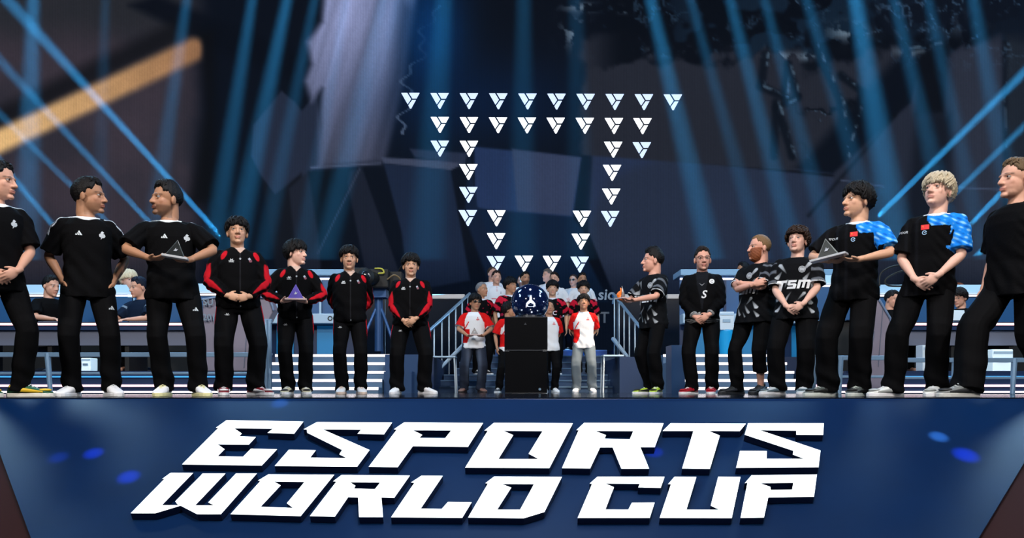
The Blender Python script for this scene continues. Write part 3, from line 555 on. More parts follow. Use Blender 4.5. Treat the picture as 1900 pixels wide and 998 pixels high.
# ------------------------------------------------------------------ people
CAM = Vector((0, 0, CH))
def zm(z): return z if z < 1.1 else 1.1+(z-1.1)*.895
def zi(z): return np.where(z < 1.1, z, 1.1+(z-1.1)/.895)
def unit(v): v = Vector(v); return v/v.length
def ik(a, b, l1, l2, pole):
    a, b = Vector(a), Vector(b); d = b-a; L = d.length
    if L > (l1+l2)*.995: b = a+d*((l1+l2)*.995/L); d = b-a; L = d.length
    x = (l1*l1-l2*l2+L*L)/(2*L); h = math.sqrt(max(l1*l1-x*x, 0)); u = d/L
    p = Vector(pole); p = (p-u*p.dot(u)).normalized()
    return a+u*x+p*h, b
def supere(cx, cy, z, rx, ry, n=28, e=2.4):
    r = []
    for j in range(n):
        a = 2*math.pi*j/n; c, s_ = math.cos(a), math.sin(a)
        r.append(Vector((cx+rx*math.copysign(abs(c)**(2/e), c), cy+ry*math.copysign(abs(s_)**(2/e), s_), z)))
    return r
SKINS = {'tan': (176, 128, 98), 'fair': (212, 160, 136), 'asian': (206, 158, 128), 'pale': (226, 178, 158), 'brown': (158, 110, 80), 'rose': (220, 162, 140)}
def head_radius(d, O):
    """distance from O to the skull surface along unit direction rows d"""
    best = np.zeros(len(d))
    for c, r in (((0, .012, .035), (.0765, .096, .085)), ((0, -.018, -.03), (.062, .074, .085)), ((0, -.033, -.072), (.046, .048, .04))):
        c = np.array(c)-O; r = np.array(r); A = ((d/r)**2).sum(1); B = -2*((d/r)*(c/r)).sum(1); C = ((c/r)**2).sum()-1
        D = B*B-4*A*C; t = np.where(D > 0, (-B+np.sqrt(np.maximum(D, 0)))/(2*A), 0); best = np.maximum(best, t)
    return best
HAIR = {  # azimuth (0 = face, 180 = back) -> hairline elevation; thickness; lumpiness
 'short':   dict(line=[(0, 40), (35, 38), (52, 18), (78, 14), (88, -8), (110, -22), (180, -34)], t=[(0, .012), (90, .006), (180, .010)], top=.016, lump=.003, flare=0),
 'quiff':   dict(line=[(0, 42), (35, 36), (50, 20), (78, 12), (88, -8), (110, -22), (180, -34)], t=[(0, .020), (60, .008), (90, .004), (180, .008)], top=.028, lump=.005, flare=0),
 'fringe':  dict(line=[(0, 14), (30, 12), (50, 8), (70, -2), (84, -2), (95, -22), (180, -42)], t=[(0, .018), (60, .020), (90, .017), (180, .018)], top=.024, lump=.006, flare=0),
 'bowl':    dict(line=[(0, 9), (35, 8), (55, 4), (72, -6), (90, -14), (100, -38), (180, -52)], t=[(0, .020), (60, .024), (90, .024), (180, .024)], top=.026, lump=.006, flare=.5),
 'curly':   dict(line=[(0, 22), (35, 18), (55, 8), (75, -10), (88, -16), (100, -36), (180, -48)], t=[(0, .026), (60, .028), (90, .026), (180, .028)], top=.032, lump=.016, flare=0),
 'crop':    dict(line=[(0, 44), (35, 44), (48, 30), (78, 14), (88, -10), (110, -24), (180, -36)], t=[(0, .008), (90, .005), (180, .006)], top=.010, lump=.002, flare=0),
 'parted':  dict(line=[(0, 24), (20, 18), (40, 10), (60, 2), (75, -8), (88, -10), (100, -34), (180, -46)], t=[(0, .022), (60, .022), (90, .020), (180, .020)], top=.030, lump=.008, flare=0)}
def tab(T, x): return np.interp(x, [a for a, b in T], [b for a, b in T])
def shell(fn, O, seed, nu_=72, nv_=44):
    az = np.linspace(0, 2*np.pi, nu_, endpoint=False); el = np.linspace(-1.45, 1.5, nv_); A, E_ = np.meshgrid(az, el)
    d = np.stack([np.sin(A)*np.cos(E_), -np.cos(A)*np.cos(E_), np.sin(E_)], -1).reshape(-1, 3)
    a = np.degrees(np.abs((A+np.pi) % (2*np.pi)-np.pi)).ravel(); e = np.degrees(E_).ravel(); sa = A.ravel()
    r = head_radius(d, O)+fn(a, e, sa, d, seed)
    p = d*r[:, None]+O; idx = np.arange(nu_*nv_).reshape(nv_, nu_)
    f = [(idx[i, j], idx[i, (j+1) % nu_], idx[i+1, (j+1) % nu_], idx[i+1, j]) for i in range(nv_-1) for j in range(nu_)]
    f += [tuple(idx[0][::-1]), tuple(idx[-1])]
    return p, f
def hair_fn(style, amt):
    H = HAIR[style]
    def fn(a, e, sa, d, seed):
        ln = tab(H['line'], a)+4*np.sin(sa*9+seed)+2.5*np.sin(sa*23+seed*3)*(a < 80)
        t = tab(H['t'], a)*(1-sst(35, 80, e))+H['top']*sst(35, 80, e)
        lp = H['lump']; fr = 9 if style == 'curly' else 5
        nz = (np.sin(d[:, 0]*fr*9+seed)*np.sin(d[:, 1]*fr*8+seed*2)*np.sin(d[:, 2]*fr*6+seed*.7))+.5*np.sin(sa*31+e*.12+seed)+.35*np.sin(sa*57+seed*5)
        t = t*amt+lp*nz+H['flare']*.01*(1-sst(-10, 20, e))*(a > 50)
        k = sst(-3, 5, e-ln)
        return t*k-.012*(1-k)
    return fn
class P_: pass
def person(label, px, hy, fy, Y, yaw=0, hyaw=0, hpitch=0, hroll=0, group=None, pose='down', top='tee', pattern=None, legs='black', feet=((-.11, 0, -15), (.11, 0, 15)),
           skin='asian', hair='fringe', hairc=(16, 14, 15), haira=1.0, shoes=((236, 236, 236), (250, 250, 250)), wide=1.0, vox=.0055, lean=(0, 0), z0=None, stubble=None, glasses=None,
           legc=(5, 5, 7), sit=False, bare=(0, 0), baggy=1.0, arms=None, curlseed=1, extra=None, H=None, beard=None, hipx=0, ankle=(0, 0)):
    rnd = random.Random(int(px)*7+int(Y*10)); seed = rnd.uniform(0, 9)
    if z0 is None: z0 = 0.0
    yaw -= .85*math.degrees(math.atan((px-950)/F))          # the given angle is measured from facing the photographer
    Hh = H if H else (CH+(HOR-hy)/F*Y)-z0
    sc = Hh/1.80
    root = empty('person', ((px-950)/F*Y, Y, z0), math.radians(yaw)); tag(root, label, 'person', group)
    LX, LY = lean
    def sh(p): p = Vector(p); return Vector((p.x+LX*p.z/1.5, p.y+LY*p.z/1.5, p.z))
    # ---- joints (for a 1.80 m body; scaled later)
    hipz, ww = .93, wide
    if sit: hipz = .50
    elif max(abs(f[1]) for f in feet) > .3: hipz = .85; sc *= 1.045
    up = hipz-.93
    hips = {s: Vector((hipx+s*.095*ww, 0, hipz-.02)) for s in (-1, 1)}; leg = {}
    for i, s in enumerate((-1, 1)):
        fx, fyy, fa = feet[i]
        if sit: ank = Vector((s*.13, -.40, .09)); kn = Vector((s*.13, -.44, .50))
        else:
            ank = Vector((fx, fyy, .085+ankle[i])); kn, ank = ik(sh(hips[s]), ank, .435, .425, (math.sin(math.radians(fa))*.6+s*.12, -1, 0))
        leg[s] = (sh(hips[s]), kn, ank, fa)
    sho = {s: sh((s*.172*(.55+.45*ww), .005, zm(1.435)+up)) for s in (-1, 1)}
    neck = sh((0, .005, zm(1.505)+up))
    # ---- arms: wrist target, pole, hand direction, palm normal, curl
    Z = up
    PO = {'down': {s: ((s*.265, -.03, .88), (s*.5, 1, 0), (0, -.15, -1), (-s, 0, 0), .35) for s in (-1, 1)},
          'clasp': {-1: ((-.085, -.185*ww, .93), (-1, .7, 0), (.80, -.12, -.58), (.1, 1, .1), .25), 1: ((.085, -.215*ww, .95), (1, .7, 0), (-.82, -.08, -.55), (-.1, 1, .1), .3)},
          'clasp_low': {-1: ((-.05, -.17*ww, .87), (-1, .5, 0), (.55, -.15, -.80), (.2, 1, .1), .25), 1: ((.07, -.21*ww, .90), (1, .5, 0), (-.75, -.05, -.65), (-.1, 1, .1), .28)},
          'belly': {-1: ((-.105, -.20*ww, .98), (-1, .6, 0), (.93, -.15, -.2), (.1, 1, -.1), .5), 1: ((.105, -.205*ww, .975), (1, .6, 0), (-.93, -.15, -.2), (-.1, 1, -.1), .5)},
          'back': {-1: ((-.06, .19, .93), (-1, .4, 0), (.7, .1, -.6), (0, -1, 0), .4), 1: ((.06, .20, .95), (1, .4, 0), (-.7, .1, -.6), (0, -1, 0), .4)},
          'pocket': {-1: ((-.180*ww, -.035, .93), (-1, 1, 0), (.25, -.3, -1), (1, 0, 0), .3), 1: ((.180*ww, -.035, .93), (1, 1, 0), (-.25, -.3, -1), (-1, 0, 0), .3)},
          'hold': {-1: ((-.135, -.27, 1.10), (-1, .25, -.1), (.72, -.45, .05), (.15, .25, 1), .45), 1: ((.135, -.27, 1.10), (1, .25, -.1), (-.72, -.45, .05), (-.15, .25, 1), .45)},
          'offer': {-1: ((-.07, -.36, 1.13), (-1, .6, -.3), (.25, -.95, 0), (0, .1, 1), .35), 1: ((.07, -.36, 1.13), (1, .6, -.3), (-.25, -.95, 0), (0, .1, 1), .35)},
          'cross': {-1: ((.10, -.235*ww, 1.20), (-1, -.1, -.6), (.85, .25, .25), (0, 1, 0), .4), 1: ((-.10, -.20*ww, 1.24), (1, -.1, -.6), (-.9, .2, -.1), (0, 1, 0), .4)},
          'type': {-1: ((-.13, -.40, 1.15), (-1, .5, -.6), (.1, -1, -.1), (0, 0, -1), .3), 1: ((.13, -.40, 1.15), (1, .5, -.6), (-.1, -1, -.1), (0, 0, -1), .3)}}
    A = dict(PO[pose])
    if arms: A.update(arms)
    arm = {}
    for s in (-1, 1):
        wr, pole, hd, hn, cu = A[s]
        wr = sh(Vector(wr)+Vector((0, 0, Z if pose != 'type' else Z))); el, wr = ik(sho[s], wr, .295, .265, pole); arm[s] = (sho[s], el, wr, unit(hd), unit(hn), cu)
    # ---- body
    g = G()
    tr = [(.88, .13, .10), (.97, .135, .10), (1.10, .115, .085), (1.25, .14, .10), (1.38, .155, .10), (1.46, .12, .07), (1.50, .06, .05)]
    g.loft([[sh(p) for p in supere(hipx if z < 1 else 0, 0, zm(z)+up, rx*ww, ry*ww)] for z, rx, ry in tr])
    for s in (-1, 1):
        h, k, a, fa = leg[s]
        g.tube([h+Vector((0, 0, .02)), h.lerp(k, .5), k, k.lerp(a, .35)+Vector((0, .012, 0)), a], [.08, .066, .05, .05*(1+.15*(ww-1)), .034], 12, sub=2)
        fd = Vector((math.sin(math.radians(fa)), -math.cos(math.radians(fa)), 0))
        g.tube([a-Vector((0, 0, .03))-fd*.03, a+fd*.13-Vector((0, 0, .05))], [.034, .03], 8)
        S0, E0, W0, hd, hn, cu = arm[s]; q = .5+.5*ww
        g.tube([S0, S0.lerp(E0, .35), E0.lerp(S0, .1), E0, E0.lerp(W0, .3), W0.lerp(E0, .15), W0+hd*.01], [.043*q, .044*q, .037*q, .036*q, .040*q, .026, .026], 12, sub=2)
        g.tube([W0-hd*.02, W0+hd*.02], [(.026, .021)]*2, 10, up=tuple(hn))
        t = hd.cross(hn).normalized()                                       # across the palm
        th = (hd.cross(hn) if s < 0 else hn.cross(hd)).normalized()
        pc = W0+hd*.05
        R = Matrix((t, hd, hn)).transposed()
        g.ell(pc+hd*.004, (.040, .052, .0165), R, 14, 9)
        for i, (o_, ln, b0) in enumerate(((.0315, .066, .086), (.0105, .074, .092), (-.0105, .069, .089), (-.0305, .054, .080))):
            base = W0+hd*(b0-.012)+th*o_; d = unit(hd+th*(o_*1.6)); pts = [base]; ang = 0
            for L_, c_ in ((.42, .55), (.32, 1.0), (.26, .8)):
                ang += cu*c_*(1+.12*i); dd = d*math.cos(ang)+hn*math.sin(ang); pts.append(pts[-1]+dd*ln*L_)
            g.tube(pts, [.0092, .0086, .0080, .0068], 8)
        tb = W0+hd*.022+th*.026; td = unit(th*.75+hd*.75+hn*.25)
        g.tube([tb, tb+td*.032, tb+unit(td+hd*.5)*.032+td*.026], [.0125, .0105, .0085], 8)
    # head in its own frame, then turned on the neck
    hs = 1.21
    RH = Matrix.Rotation(math.radians(hyaw), 4, 'Z') @ Matrix.Rotation(math.radians(-hpitch), 4, 'X') @ Matrix.Rotation(math.radians(hroll), 4, 'Y')
    pivot = sh((0, .01, 1.519+up)); MH = Matrix.Translation(pivot) @ RH @ Matrix.Translation(Vector((0, -.03, .112))) @ Matrix.Scale(hs, 4)
    hg = G(); hg.ell((0, .012, .035), (.0765, .096, .085), n=20, m=13); hg.ell((0, -.018, -.03), (.062*(.9+.1*ww), .074, .085), n=20, m=13); hg.ell((0, -.033, -.072), (.046*ww, .048, .04))
    hg.ell((0, -.074, -.097), (.024, .02, .017)); hg.ell((0, -.080, .021), (.046, .014, .012))
    for s in (-1, 1):
        hg.ell((s*.033, -.054, -.022), (.024, .022, .026)); hg.ell((s*.013, -.095, -.033), (.010, .011, .009)); hg.ell((s*.076, .014, -.006), (.010, .022, .032), Matrix.Rotation(s*.35, 3, 'Z')); hg.ell((s*.031, -.080, .0150), (.016, .010, .0052)); hg.ell((s*.031, -.080, -.0025), (.015, .009, .004))
    hg.tube([(0, -.086, .012), (0, -.098, -.012), (0, -.108, -.030)], [.009, .0105, .0125], 10); hg.ell((0, -.089, -.0585), (.025, .011, .0065)); hg.ell((0, -.088, -.0695), (.021, .011, .0072))
    hg.tube([(0, .030, -.03), (0, .038, -.11)], [.055, .054], 16)
    hg.xf(MH); g.add(hg.v, hg.f)
    g.tube([MH @ Vector((0, .02, -.06)), pivot.lerp(neck, .4), neck-Vector((0, 0, .03))], [.058*(.6+.4*ww), .060*(.5+.5*ww), .078], 16)
    me_ = remesh(g, vox, 4)
    V3 = getco(me_); MI = np.array(MH.inverted()); Lc = V3 @ MI[:3, :3].T+MI[:3, 3]
    fwd = np.array(RH.to_3x3() @ Vector((0, 1, 0)))
    inh = (np.abs(Lc[:, 0]) < .09) & (Lc[:, 1] < -.03) & (Lc[:, 2] > -.11)
    for s in (-1, 1):                                                      # eye sockets and mouth line
        k = np.exp(-(((Lc[:, 0]-s*.031)/.017)**2+((Lc[:, 2]-.008)/.009)**2))*inh; V3 += fwd*(k*.008)[:, None]
    k = np.exp(-((Lc[:, 0]/.026)**2+((Lc[:, 2]+.064)/.0035)**2))*inh; V3 += fwd*(k*.004)[:, None]
    setco(me_, V3)
    sk = lin(SKINS[skin]); C = np.tile(sk, (len(V3), 1))
    def blend(m_, c, k=1): C[:] = C*(1-(m_*k)[:, None])+lin(c)*(m_*k)[:, None]
    for s in (-1, 1):
        blend(np.exp(-(((Lc[:, 0]-s*.042)/.03)**2+((Lc[:, 2]+.03)/.026)**2))*inh, (205, 120, 104), .16)
        br_ = np.exp(-(np.maximum(np.abs(Lc[:, 0]-s*.033)-.013, 0)/.006)**2-((Lc[:, 2]-.026+.12*(np.abs(Lc[:, 0])-.03))/.0042)**2)*inh; blend(np.clip(br_, 0, 1), (30, 22, 20) if sum(hairc) < 250 else (110, 88, 70), .85)
    blend(np.exp(-(np.maximum(np.abs(Lc[:, 0])-.014, 0)/.008)**2-((Lc[:, 2]+.064)/.0095)**2)*inh*(Lc[:, 1] < -.075), (172, 88, 82), .75)
    if stubble:
        m_ = sst(-.035, -.055, Lc[:, 2])*(Lc[:, 1] < .02)*(Lc[:, 2] > -.125)*(np.abs(Lc[:, 0]) < .08); m_ = np.maximum(m_, np.exp(-((Lc[:, 2]+.048)/.006)**2)*inh*(np.abs(Lc[:, 0]) < .03)); blend(m_, (42, 30, 26), stubble)
    setcol(me_, np.clip(C, 0, 1))
    body = put(me_, 'body', mat('skin', attr=True, rough=.5, spec=.35), root); body.scale = (sc,)*3
    def child(o): o.scale = (sc,)*3; o.parent = root; return o
    # eyes
    for s in (-1, 1):
        eg = G(); eg.ell((0, 0, 0), .0112, n=14, m=9); eg.xf(MH @ Matrix.Translation((s*.031, -.0735, .0062)))
        n0 = len(eg.f); ig = G(); ig.ell((0, 0, 0), (.0062, .003, .0062), n=12, m=7); ig.xf(MH @ Matrix.Translation((s*.031, -.0835, .0062))); eg.cm = 1; eg.add(ig.v, ig.f)
        child(eg.obj('eye', [mat('eye_white', (158, 148, 142), .4), mat('iris', (22, 14, 12), .2)], root, True))
    # hair
    if hair:
        p, f = shell(hair_fn(hair, haira), np.array((0, 0, .02)), seed); q = G(); q.add(p, f)
        if hair in ('fringe', 'bowl', 'curly', 'parted', 'quiff', 'short'):
            n = {'fringe': 34, 'bowl': 46, 'curly': 70, 'parted': 40, 'quiff': 26, 'short': 16}[hair]
            for i in range(n):
                a0 = rnd.uniform(-95, 95) if hair in ('fringe', 'bowl', 'parted') else rnd.uniform(-180, 180); e0 = rnd.uniform(30, 70)
                if hair in ('quiff', 'short'): a0 = rnd.uniform(-60, 60); e0 = rnd.uniform(50, 80)
                ln = {'fringe': 16, 'bowl': 8, 'curly': 15, 'parted': 14}.get(hair, 46); e1 = ln+rnd.uniform(-6, 4) if abs(a0) < 75 else -8
                if hair == 'curly': e0 = rnd.uniform(22 if abs(a0) < 60 else 0, 75); e1 = max(e0-22, 17 if abs(a0) < 60 else -30)
                pts = []; aa = a0
                for k in range(5):
                    t = k/4; e = math.radians(e0+(e1-e0)*t); az_ = math.radians(a0+(12 if hair != 'curly' else 25)*math.sin(t*3+seed)*(1 if i % 2 else -.6))
                    d = np.array([[math.sin(az_)*math.cos(e), -math.cos(az_)*math.cos(e), math.sin(e)]]); r = head_radius(d, np.array((0, 0, .02)))[0]
                    th_ = tab(HAIR[hair]['t'], abs(a0))*haira*(1-.35*t)+(.006 if hair != 'curly' else .010)
                    pts.append(tuple(d[0]*(r+th_)+np.array((0, 0, .02))))
                q.tube(pts, [.008, .009, .008, .006, .003] if hair != 'curly' else [.006, .010, .010, .009, .005], 6)
        q.xf(MH)
        child(q.obj('hair', mat('hair_%d_%d_%d' % hairc, hairc, .55, spec=.2, bump=.6, bscale=90), root, True))
    if beard:
        def bf(a, e, sa, d, sd): k = sst(-13, -19, e+8*np.exp(-((a-0)/12)**2)*(e > -28))*(1-sst(78, 88, a))*(1-.9*np.exp(-(a/14)**2-((e+33)/3.5)**2)); return (.013+.003*np.sin(sa*17+e*.5)*.6+.004*sst(-35, -60, e))*k-.012*(1-k)
        p, f = shell(bf, np.array((0, 0, .02)), seed, 96, 64); q = G(); q.add(p, f); q.xf(MH); child(q.obj('beard', mat('beard_auburn', beard, .6, bump=.6, bscale=90), root, True))
    if glasses:
        q = G(); dark = glasses == 'dark'
        for s in (-1, 1):
            ring = [(s*.034+.024*math.cos(a), -.106+.012*abs(math.cos(a)*.4), .008+.0155*math.sin(a)) for a in [2*math.pi*k/18 for k in range(19)]]
            q.tube(ring, .0020, 6)
            q.tube([(s*.058, -.100, .012), (s*.074, -.05, .010), (s*.082, .012, .006)], .0018, 6)
            if dark: q.ell((s*.034, -.104, .008), (.024, .004, .0155))
        q.tube([(-.012, -.106, .012), (.012, -.106, .012)], .002, 6); q.xf(MH); child(q.obj('glasses' if not dark else 'sunglasses', mat('glasses_frame', (12, 12, 14), .2), root, True))
    # ---- upper clothing
    long_ = top in ('jacket', 'varsity'); g = G()
    if top == 'tee': T = [(.80, .202, .146), (.87, .200, .145), (1.05, .176, .128), (1.22, .186, .134), (1.34, .196, .134), (1.42, .185, .118), (1.475, .130, .088), (1.50, .080, .068)]
    else: T = [(.86, .168, .130), (.89, .190, .142), (1.0, .196, .146), (1.20, .200, .148), (1.34, .205, .142), (1.42, .190, .122), (1.48, .130, .092), (1.515, .085, .078)]
    if sit: T = [(z if z > .95 else .93+.02*i, rx, ry) for i, (z, rx, ry) in enumerate(T)]
    g.loft([[sh(p) for p in supere(hipx*.7 if z < 1.1 else 0, -.004, zm(z)+up, rx*ww, ry*ww)] for z, rx, ry in T])
    for s in (-1, 1):
        S0, E0, W0, hd, hn, cu = arm[s]; q = .45+.55*ww; Si = S0+Vector((-s*.03, 0, -.006)); g.ell(S0+Vector((-s*.012, 0, -.008)), (.070*q, .066*q, .064*q)); g.tube([neck+Vector((s*.03, .008, -.045)), S0+Vector((-s*.03, 0, .008))], [.060, .050], 14)
        if long_: g.tube([Si, S0.lerp(E0, .3), S0.lerp(E0, .75), E0, E0.lerp(W0, .35), E0.lerp(W0, .8), E0.lerp(W0, .97)], [.078*q, .077*q, .070*q, .066*q, .064*q, .054, .040], 16, flat=True, sub=2)
        else: g.tube([Si, S0.lerp(E0, .2), S0.lerp(E0, .5), S0.lerp(E0, .86)], [.070*q, .076*q, .079*q, .086*q], 18, flat=True)
    nr = 16
    g.loft([[neck+Vector((x, y*1.0, z+.012*(y > 0)*y/.05)) for x, y in [(r*.9*(.7+.3*ww)*math.cos(2*math.pi*j/nr), r*.85*math.sin(2*math.pi*j/nr)+.004) for j in range(nr)]] for z, r in (((-.05, .11), (-.01, .086), (.012, .073)) if not long_ else ((-.05, .12), (-.005, .086), (.028, .076)))])
    ms_ = remesh(g, vox*1.15, 4)
    V3 = getco(ms_); N3 = getno(ms_)
    x, y, z = V3.T; z_ = zi(z-up)
    fold = .0045*np.sin(z*38+x*22+seed+3*np.sin(x*9+seed))*sst(1.32, 1.0, z_)+.004*np.sin(x*60+z*16+seed)*sst(1.1, .9, z_)+.003*np.sin((z+np.abs(x)*1.2)*70+seed)*sst(.10, .2, np.abs(x))
    V3 = V3+N3*fold[:, None]; setco(ms_, V3)
    # arm coordinates per vertex
    AT = {}
    for s in (-1, 1):
        S0, E0, W0 = [np.array(v_) for v_ in arm[s][:3]]; best = np.full(len(V3), 9.0); tt = np.zeros(len(V3)); nd = np.zeros((len(V3), 3))
        for k, (a, b) in enumerate(((S0, E0), (E0, W0))):
            ab = b-a; t = np.clip(((V3-a) @ ab)/(ab @ ab), 0, 1); q = a+t[:, None]*ab; d = np.linalg.norm(V3-q, axis=1); m_ = d < best
            best = np.where(m_, d, best); tt = np.where(m_, t+k, tt); nd = np.where(m_[:, None], (V3-q)/(d[:, None]+1e-6), nd)
        isarm = (best < .115*(.45+.55*ww)) & ((x*s > .15*ww) | (tt > .75)) & (tt > .02) & ((nd*N3).sum(1) > .45); AT[s] = (isarm, tt, nd, best)
    C = np.tile(lin((5, 5, 7)), (len(V3), 1))
    def cb(m_, c, k=1): m_ = np.clip(np.asarray(m_, float), 0, 1)*k; C[:] = C*(1-m_[:, None])+lin(c)*m_[:, None]
    rneck = np.hypot(x-neck.x, (y-neck.y)); ctx = P_(); ctx.__dict__.update(x=x, y=y, z=z_, N=N3, AT=AT, rneck=rneck, ww=ww, arm=arm, seed=seed, up=up)
    if pattern: PATTERN[pattern](ctx, cb)
    setcol(ms_, np.clip(C, 0, 1))
    nm = {'tee': 'shirt', 'jacket': 'jacket', 'varsity': 'bomber_jacket'}[top]
    shirt = child(put(ms_, nm, mat('cloth_'+('tee' if top == 'tee' else 'jacket'), attr=True, rough=.85, spec=.1, bump=.25, bscale=60), root))
    # ---- trousers
    g = G(); wz = .99+up; hb = min(baggy, 1.04)*(.45+.55*ww)
    g.loft([[sh(p) for p in supere(hipx, 0, z, rx*ww, ry*ww)] for z, rx, ry in ((wz-.17, .155, .10), (wz-.11, .176, .122), (wz-.04, .172, .122), (wz+.03, .150, .108), (wz+.06, .14, .10))])
    for i, s in enumerate((-1, 1)):
        h, k, a, fa = leg[s]; bg = baggy*(.55+.45*ww); end = a+Vector((0, .004, -.035))
        if bare[i]: end = k.lerp(a, 1-bare[i])
        e1 = k.lerp(end, .5); e2 = k.lerp(end, .85)
        g.tube([h+Vector((0, 0, .01)), h.lerp(k, .35), h.lerp(k, .75), k+Vector((0, -.006, 0)), e1, e2, end], [(.086*hb, .098*hb), (.088*hb, .10*hb), (.080*bg, .084*bg), (.076*bg, .080*bg), (.074*bg, .078*bg), (.072*bg, .078*bg), (.068*bg, .080*bg)], 18, flat=True, sub=2, up=(1, 0, 0))
    ml = remesh(g, vox*1.35, 4); V3 = getco(ml); N3 = getno(ml); x, y, z = V3.T
    fold = .006*np.sin(z*30+x*14+seed)*sst(.5, .1, z)+.005*np.sin(z*48+seed*2+x*30)*sst(.28, .08, z)+.004*np.sin(x*50+z*9+seed)
    V3 = V3+N3*fold[:, None]; setco(ml, V3); C = np.tile(lin(legc), (len(V3), 1))
    ctx.__dict__.update(x=x, y=y, z=z, N=N3, leg=leg, hipx=hipx); zz = z
    if legs in LEGS: LEGS[legs](ctx, cb)
    setcol(ml, np.clip(C, 0, 1)); trs = child(put(ml, 'trousers', mat('cloth_trousers', attr=True, rough=.8, spec=.1, bump=.2, bscale=40), root))
    # ---- shoes
    if not sit:
        for s in (-1, 1):
            h, k, a, fa = leg[s]; fd = Vector((math.sin(math.radians(fa)), -math.cos(math.radians(fa)), 0)); zb = a.z-.085
            M = Matrix.Translation((a.x, a.y, zb)) @ Matrix.Rotation(math.radians(fa), 4, 'Z') @ Matrix.Scale(1.12, 4)
            q = G(); st = [(.075, .026, .055, .030), (.062, .036, .085, .034), (.02, .040, .098, .034), (-.03, .040, .092, .034), (-.07, .043, .076, .034), (-.12, .048, .060, .034), (-.165, .047, .048, .034), (-.205, .034, .036, .032), (-.222, .016, .030, .028)]
            rings = []
            for yy, rx, zt, zb_ in st: rings.append([Vector((rx*math.copysign(abs(math.cos(t))**.8, math.cos(t)), yy, (zt+.016)/2+(zt-.016)/2*math.copysign(abs(math.sin(t))**.75, math.sin(t)))) for t in [2*math.pi*j/16 for j in range(16)]])
            q.loft(rings); q.tube([(0, .03, .08), (0, .02, .115)], [.036, .038], 14, flat=True); q.xf(M)
            sn, so = shoes[0], shoes[1]
            shoe = child(q.obj('shoe', mat('shoe_%d_%d_%d' % sn, sn, .55), root, True))
            q = G(); out = [(.085, .02), (.07, .036), (.02, .041), (-.05, .041), (-.12, .050), (-.17, .049), (-.21, .034), (-.228, .014)]
            oo = [(rx, yy) for yy, rx in out]+[(-rx, yy) for yy, rx in out[::-1]]
            q.prism(oo, .026, lambda a_, b_, c_: Vector((a_, b_, c_+.0005))); q.xf(M); o_ = q.obj('sole', mat('sole_%d_%d_%d' % so, so, .5), shoe, False, .004)
            if len(shoes) > 2:
                acc = shoes[2]; q = G()
                for sx in (-1, 1): q.tube([(sx*.044, .045, .07), (sx*.046, -.02, .05), (sx*.049, -.09, .042), (sx*.044, -.17, .034)], [(.006, .014), (.005, .016), (.005, .012), (.004, .008)], 8)
                q.ell((0, -.165, .047), (.040, .045, .012)); q.xf(M); q.obj('panel', mat('shoe_%d_%d_%d' % acc, acc, .5), shoe, True)
            q = G()
            for k_ in range(5): yy = -.045-.022*k_; zt = .094-.0105*k_; q.tube([(-.022, yy, zt-.008), (0, yy-.003, zt+.002), (.022, yy, zt-.008)], .0036, 6)
            q.xf(M); lc = shoes[3] if len(shoes) > 3 else so; q.obj('laces', mat('sole_%d_%d_%d' % lc, lc, .5), shoe, True)
    P = P_(); P.root = root; P.shirt = shirt; P.trousers = trs; P.sc = sc; P.arm = arm; P.up = up; P.bv = {}; P.ww = ww; P.leg = leg; P.body = body; P.yaw = yaw
    P.M = Matrix.Translation(root.location) @ Matrix.Rotation(math.radians(yaw), 4, 'Z') @ Matrix.Scale(sc, 4)
    return P
# ---- marks pressed on to the cloth
def bvh(o): me = o.data; return BVHTree.FromPolygons([v.co for v in me.vertices], [tuple(p.vertices) for p in me.polygons])
def decal(P, polys, at, size, color, name='logo', on='shirt', face=(0, 1, 0), rot=0, emit=False):
    """polys: outlines in a unit square (x right, y up); at = centre (u, height) as seen from the side the mark faces"""
    o = getattr(P, on)
    if on not in P.bv: P.bv[on] = bvh(o)
    B = P.bv[on]; fv = Vector(face).normalized(); rt = fv.cross(Vector((0, 0, 1))).normalized(); c, s_ = math.cos(math.radians(rot)), math.sin(math.radians(rot))
    bm = bmesh.new()
    for item in polys:
        if isinstance(item, tuple) and item[0] == 'mesh': vs_, fs_ = item[1], item[2]
        else: vs_ = item; fs_ = [tuple(t) for t in tessellate_polygon([[Vector((a, b, 0)) for a, b in item]])]
        vv = [bm.verts.new((a*size, b*size, 0)) for a, b in vs_]
        for f in fs_:
            try: bm.faces.new([vv[i] for i in f])
            except ValueError: pass
    for _ in range(4):
        es = [e for e in bm.edges if e.calc_length() > max(.011, size/14)]
        if not es: break
        bmesh.ops.subdivide_edges(bm, edges=es, cuts=1, use_grid_fill=False); bmesh.ops.triangulate(bm, faces=bm.faces)
    dead = []
    for v in bm.verts:
        a, b = v.co.x*c-v.co.y*s_+at[0], v.co.x*s_+v.co.y*c; p = rt*a+Vector((0, 0, zm(at[1])+b+P.up))-fv*1.0
        h = B.ray_cast(p, fv)
        if h[0] is None: dead.append(v); continue
        v.co = h[0]-fv*.003
    bmesh.ops.delete(bm, geom=dead, context='VERTS')
    ex = bmesh.ops.extrude_face_region(bm, geom=bm.faces[:]); bmesh.ops.translate(bm, verts=[e for e in ex['geom'] if isinstance(e, bmesh.types.BMVert)], vec=fv*.002)
    bmesh.ops.recalc_face_normals(bm, faces=bm.faces)
    me = bpy.data.meshes.new(name); bm.to_mesh(me); bm.free(); me.materials.append(mat("print_%d_%d_%d" % tuple(color), color, .6))
    d = bpy.data.objects.new(name, me); COL.objects.link(d); d.parent = o; return d
TREFOIL = [[(-.5, -.3), (-.2, -.3), (-.32, -.05), (-.43, -.02)], [(-.12, -.3), (.14, -.3), (-.08, .14), (-.26, .02)], [(.22, -.3), (.5, -.3), (.06, .42), (-.12, .28)]]
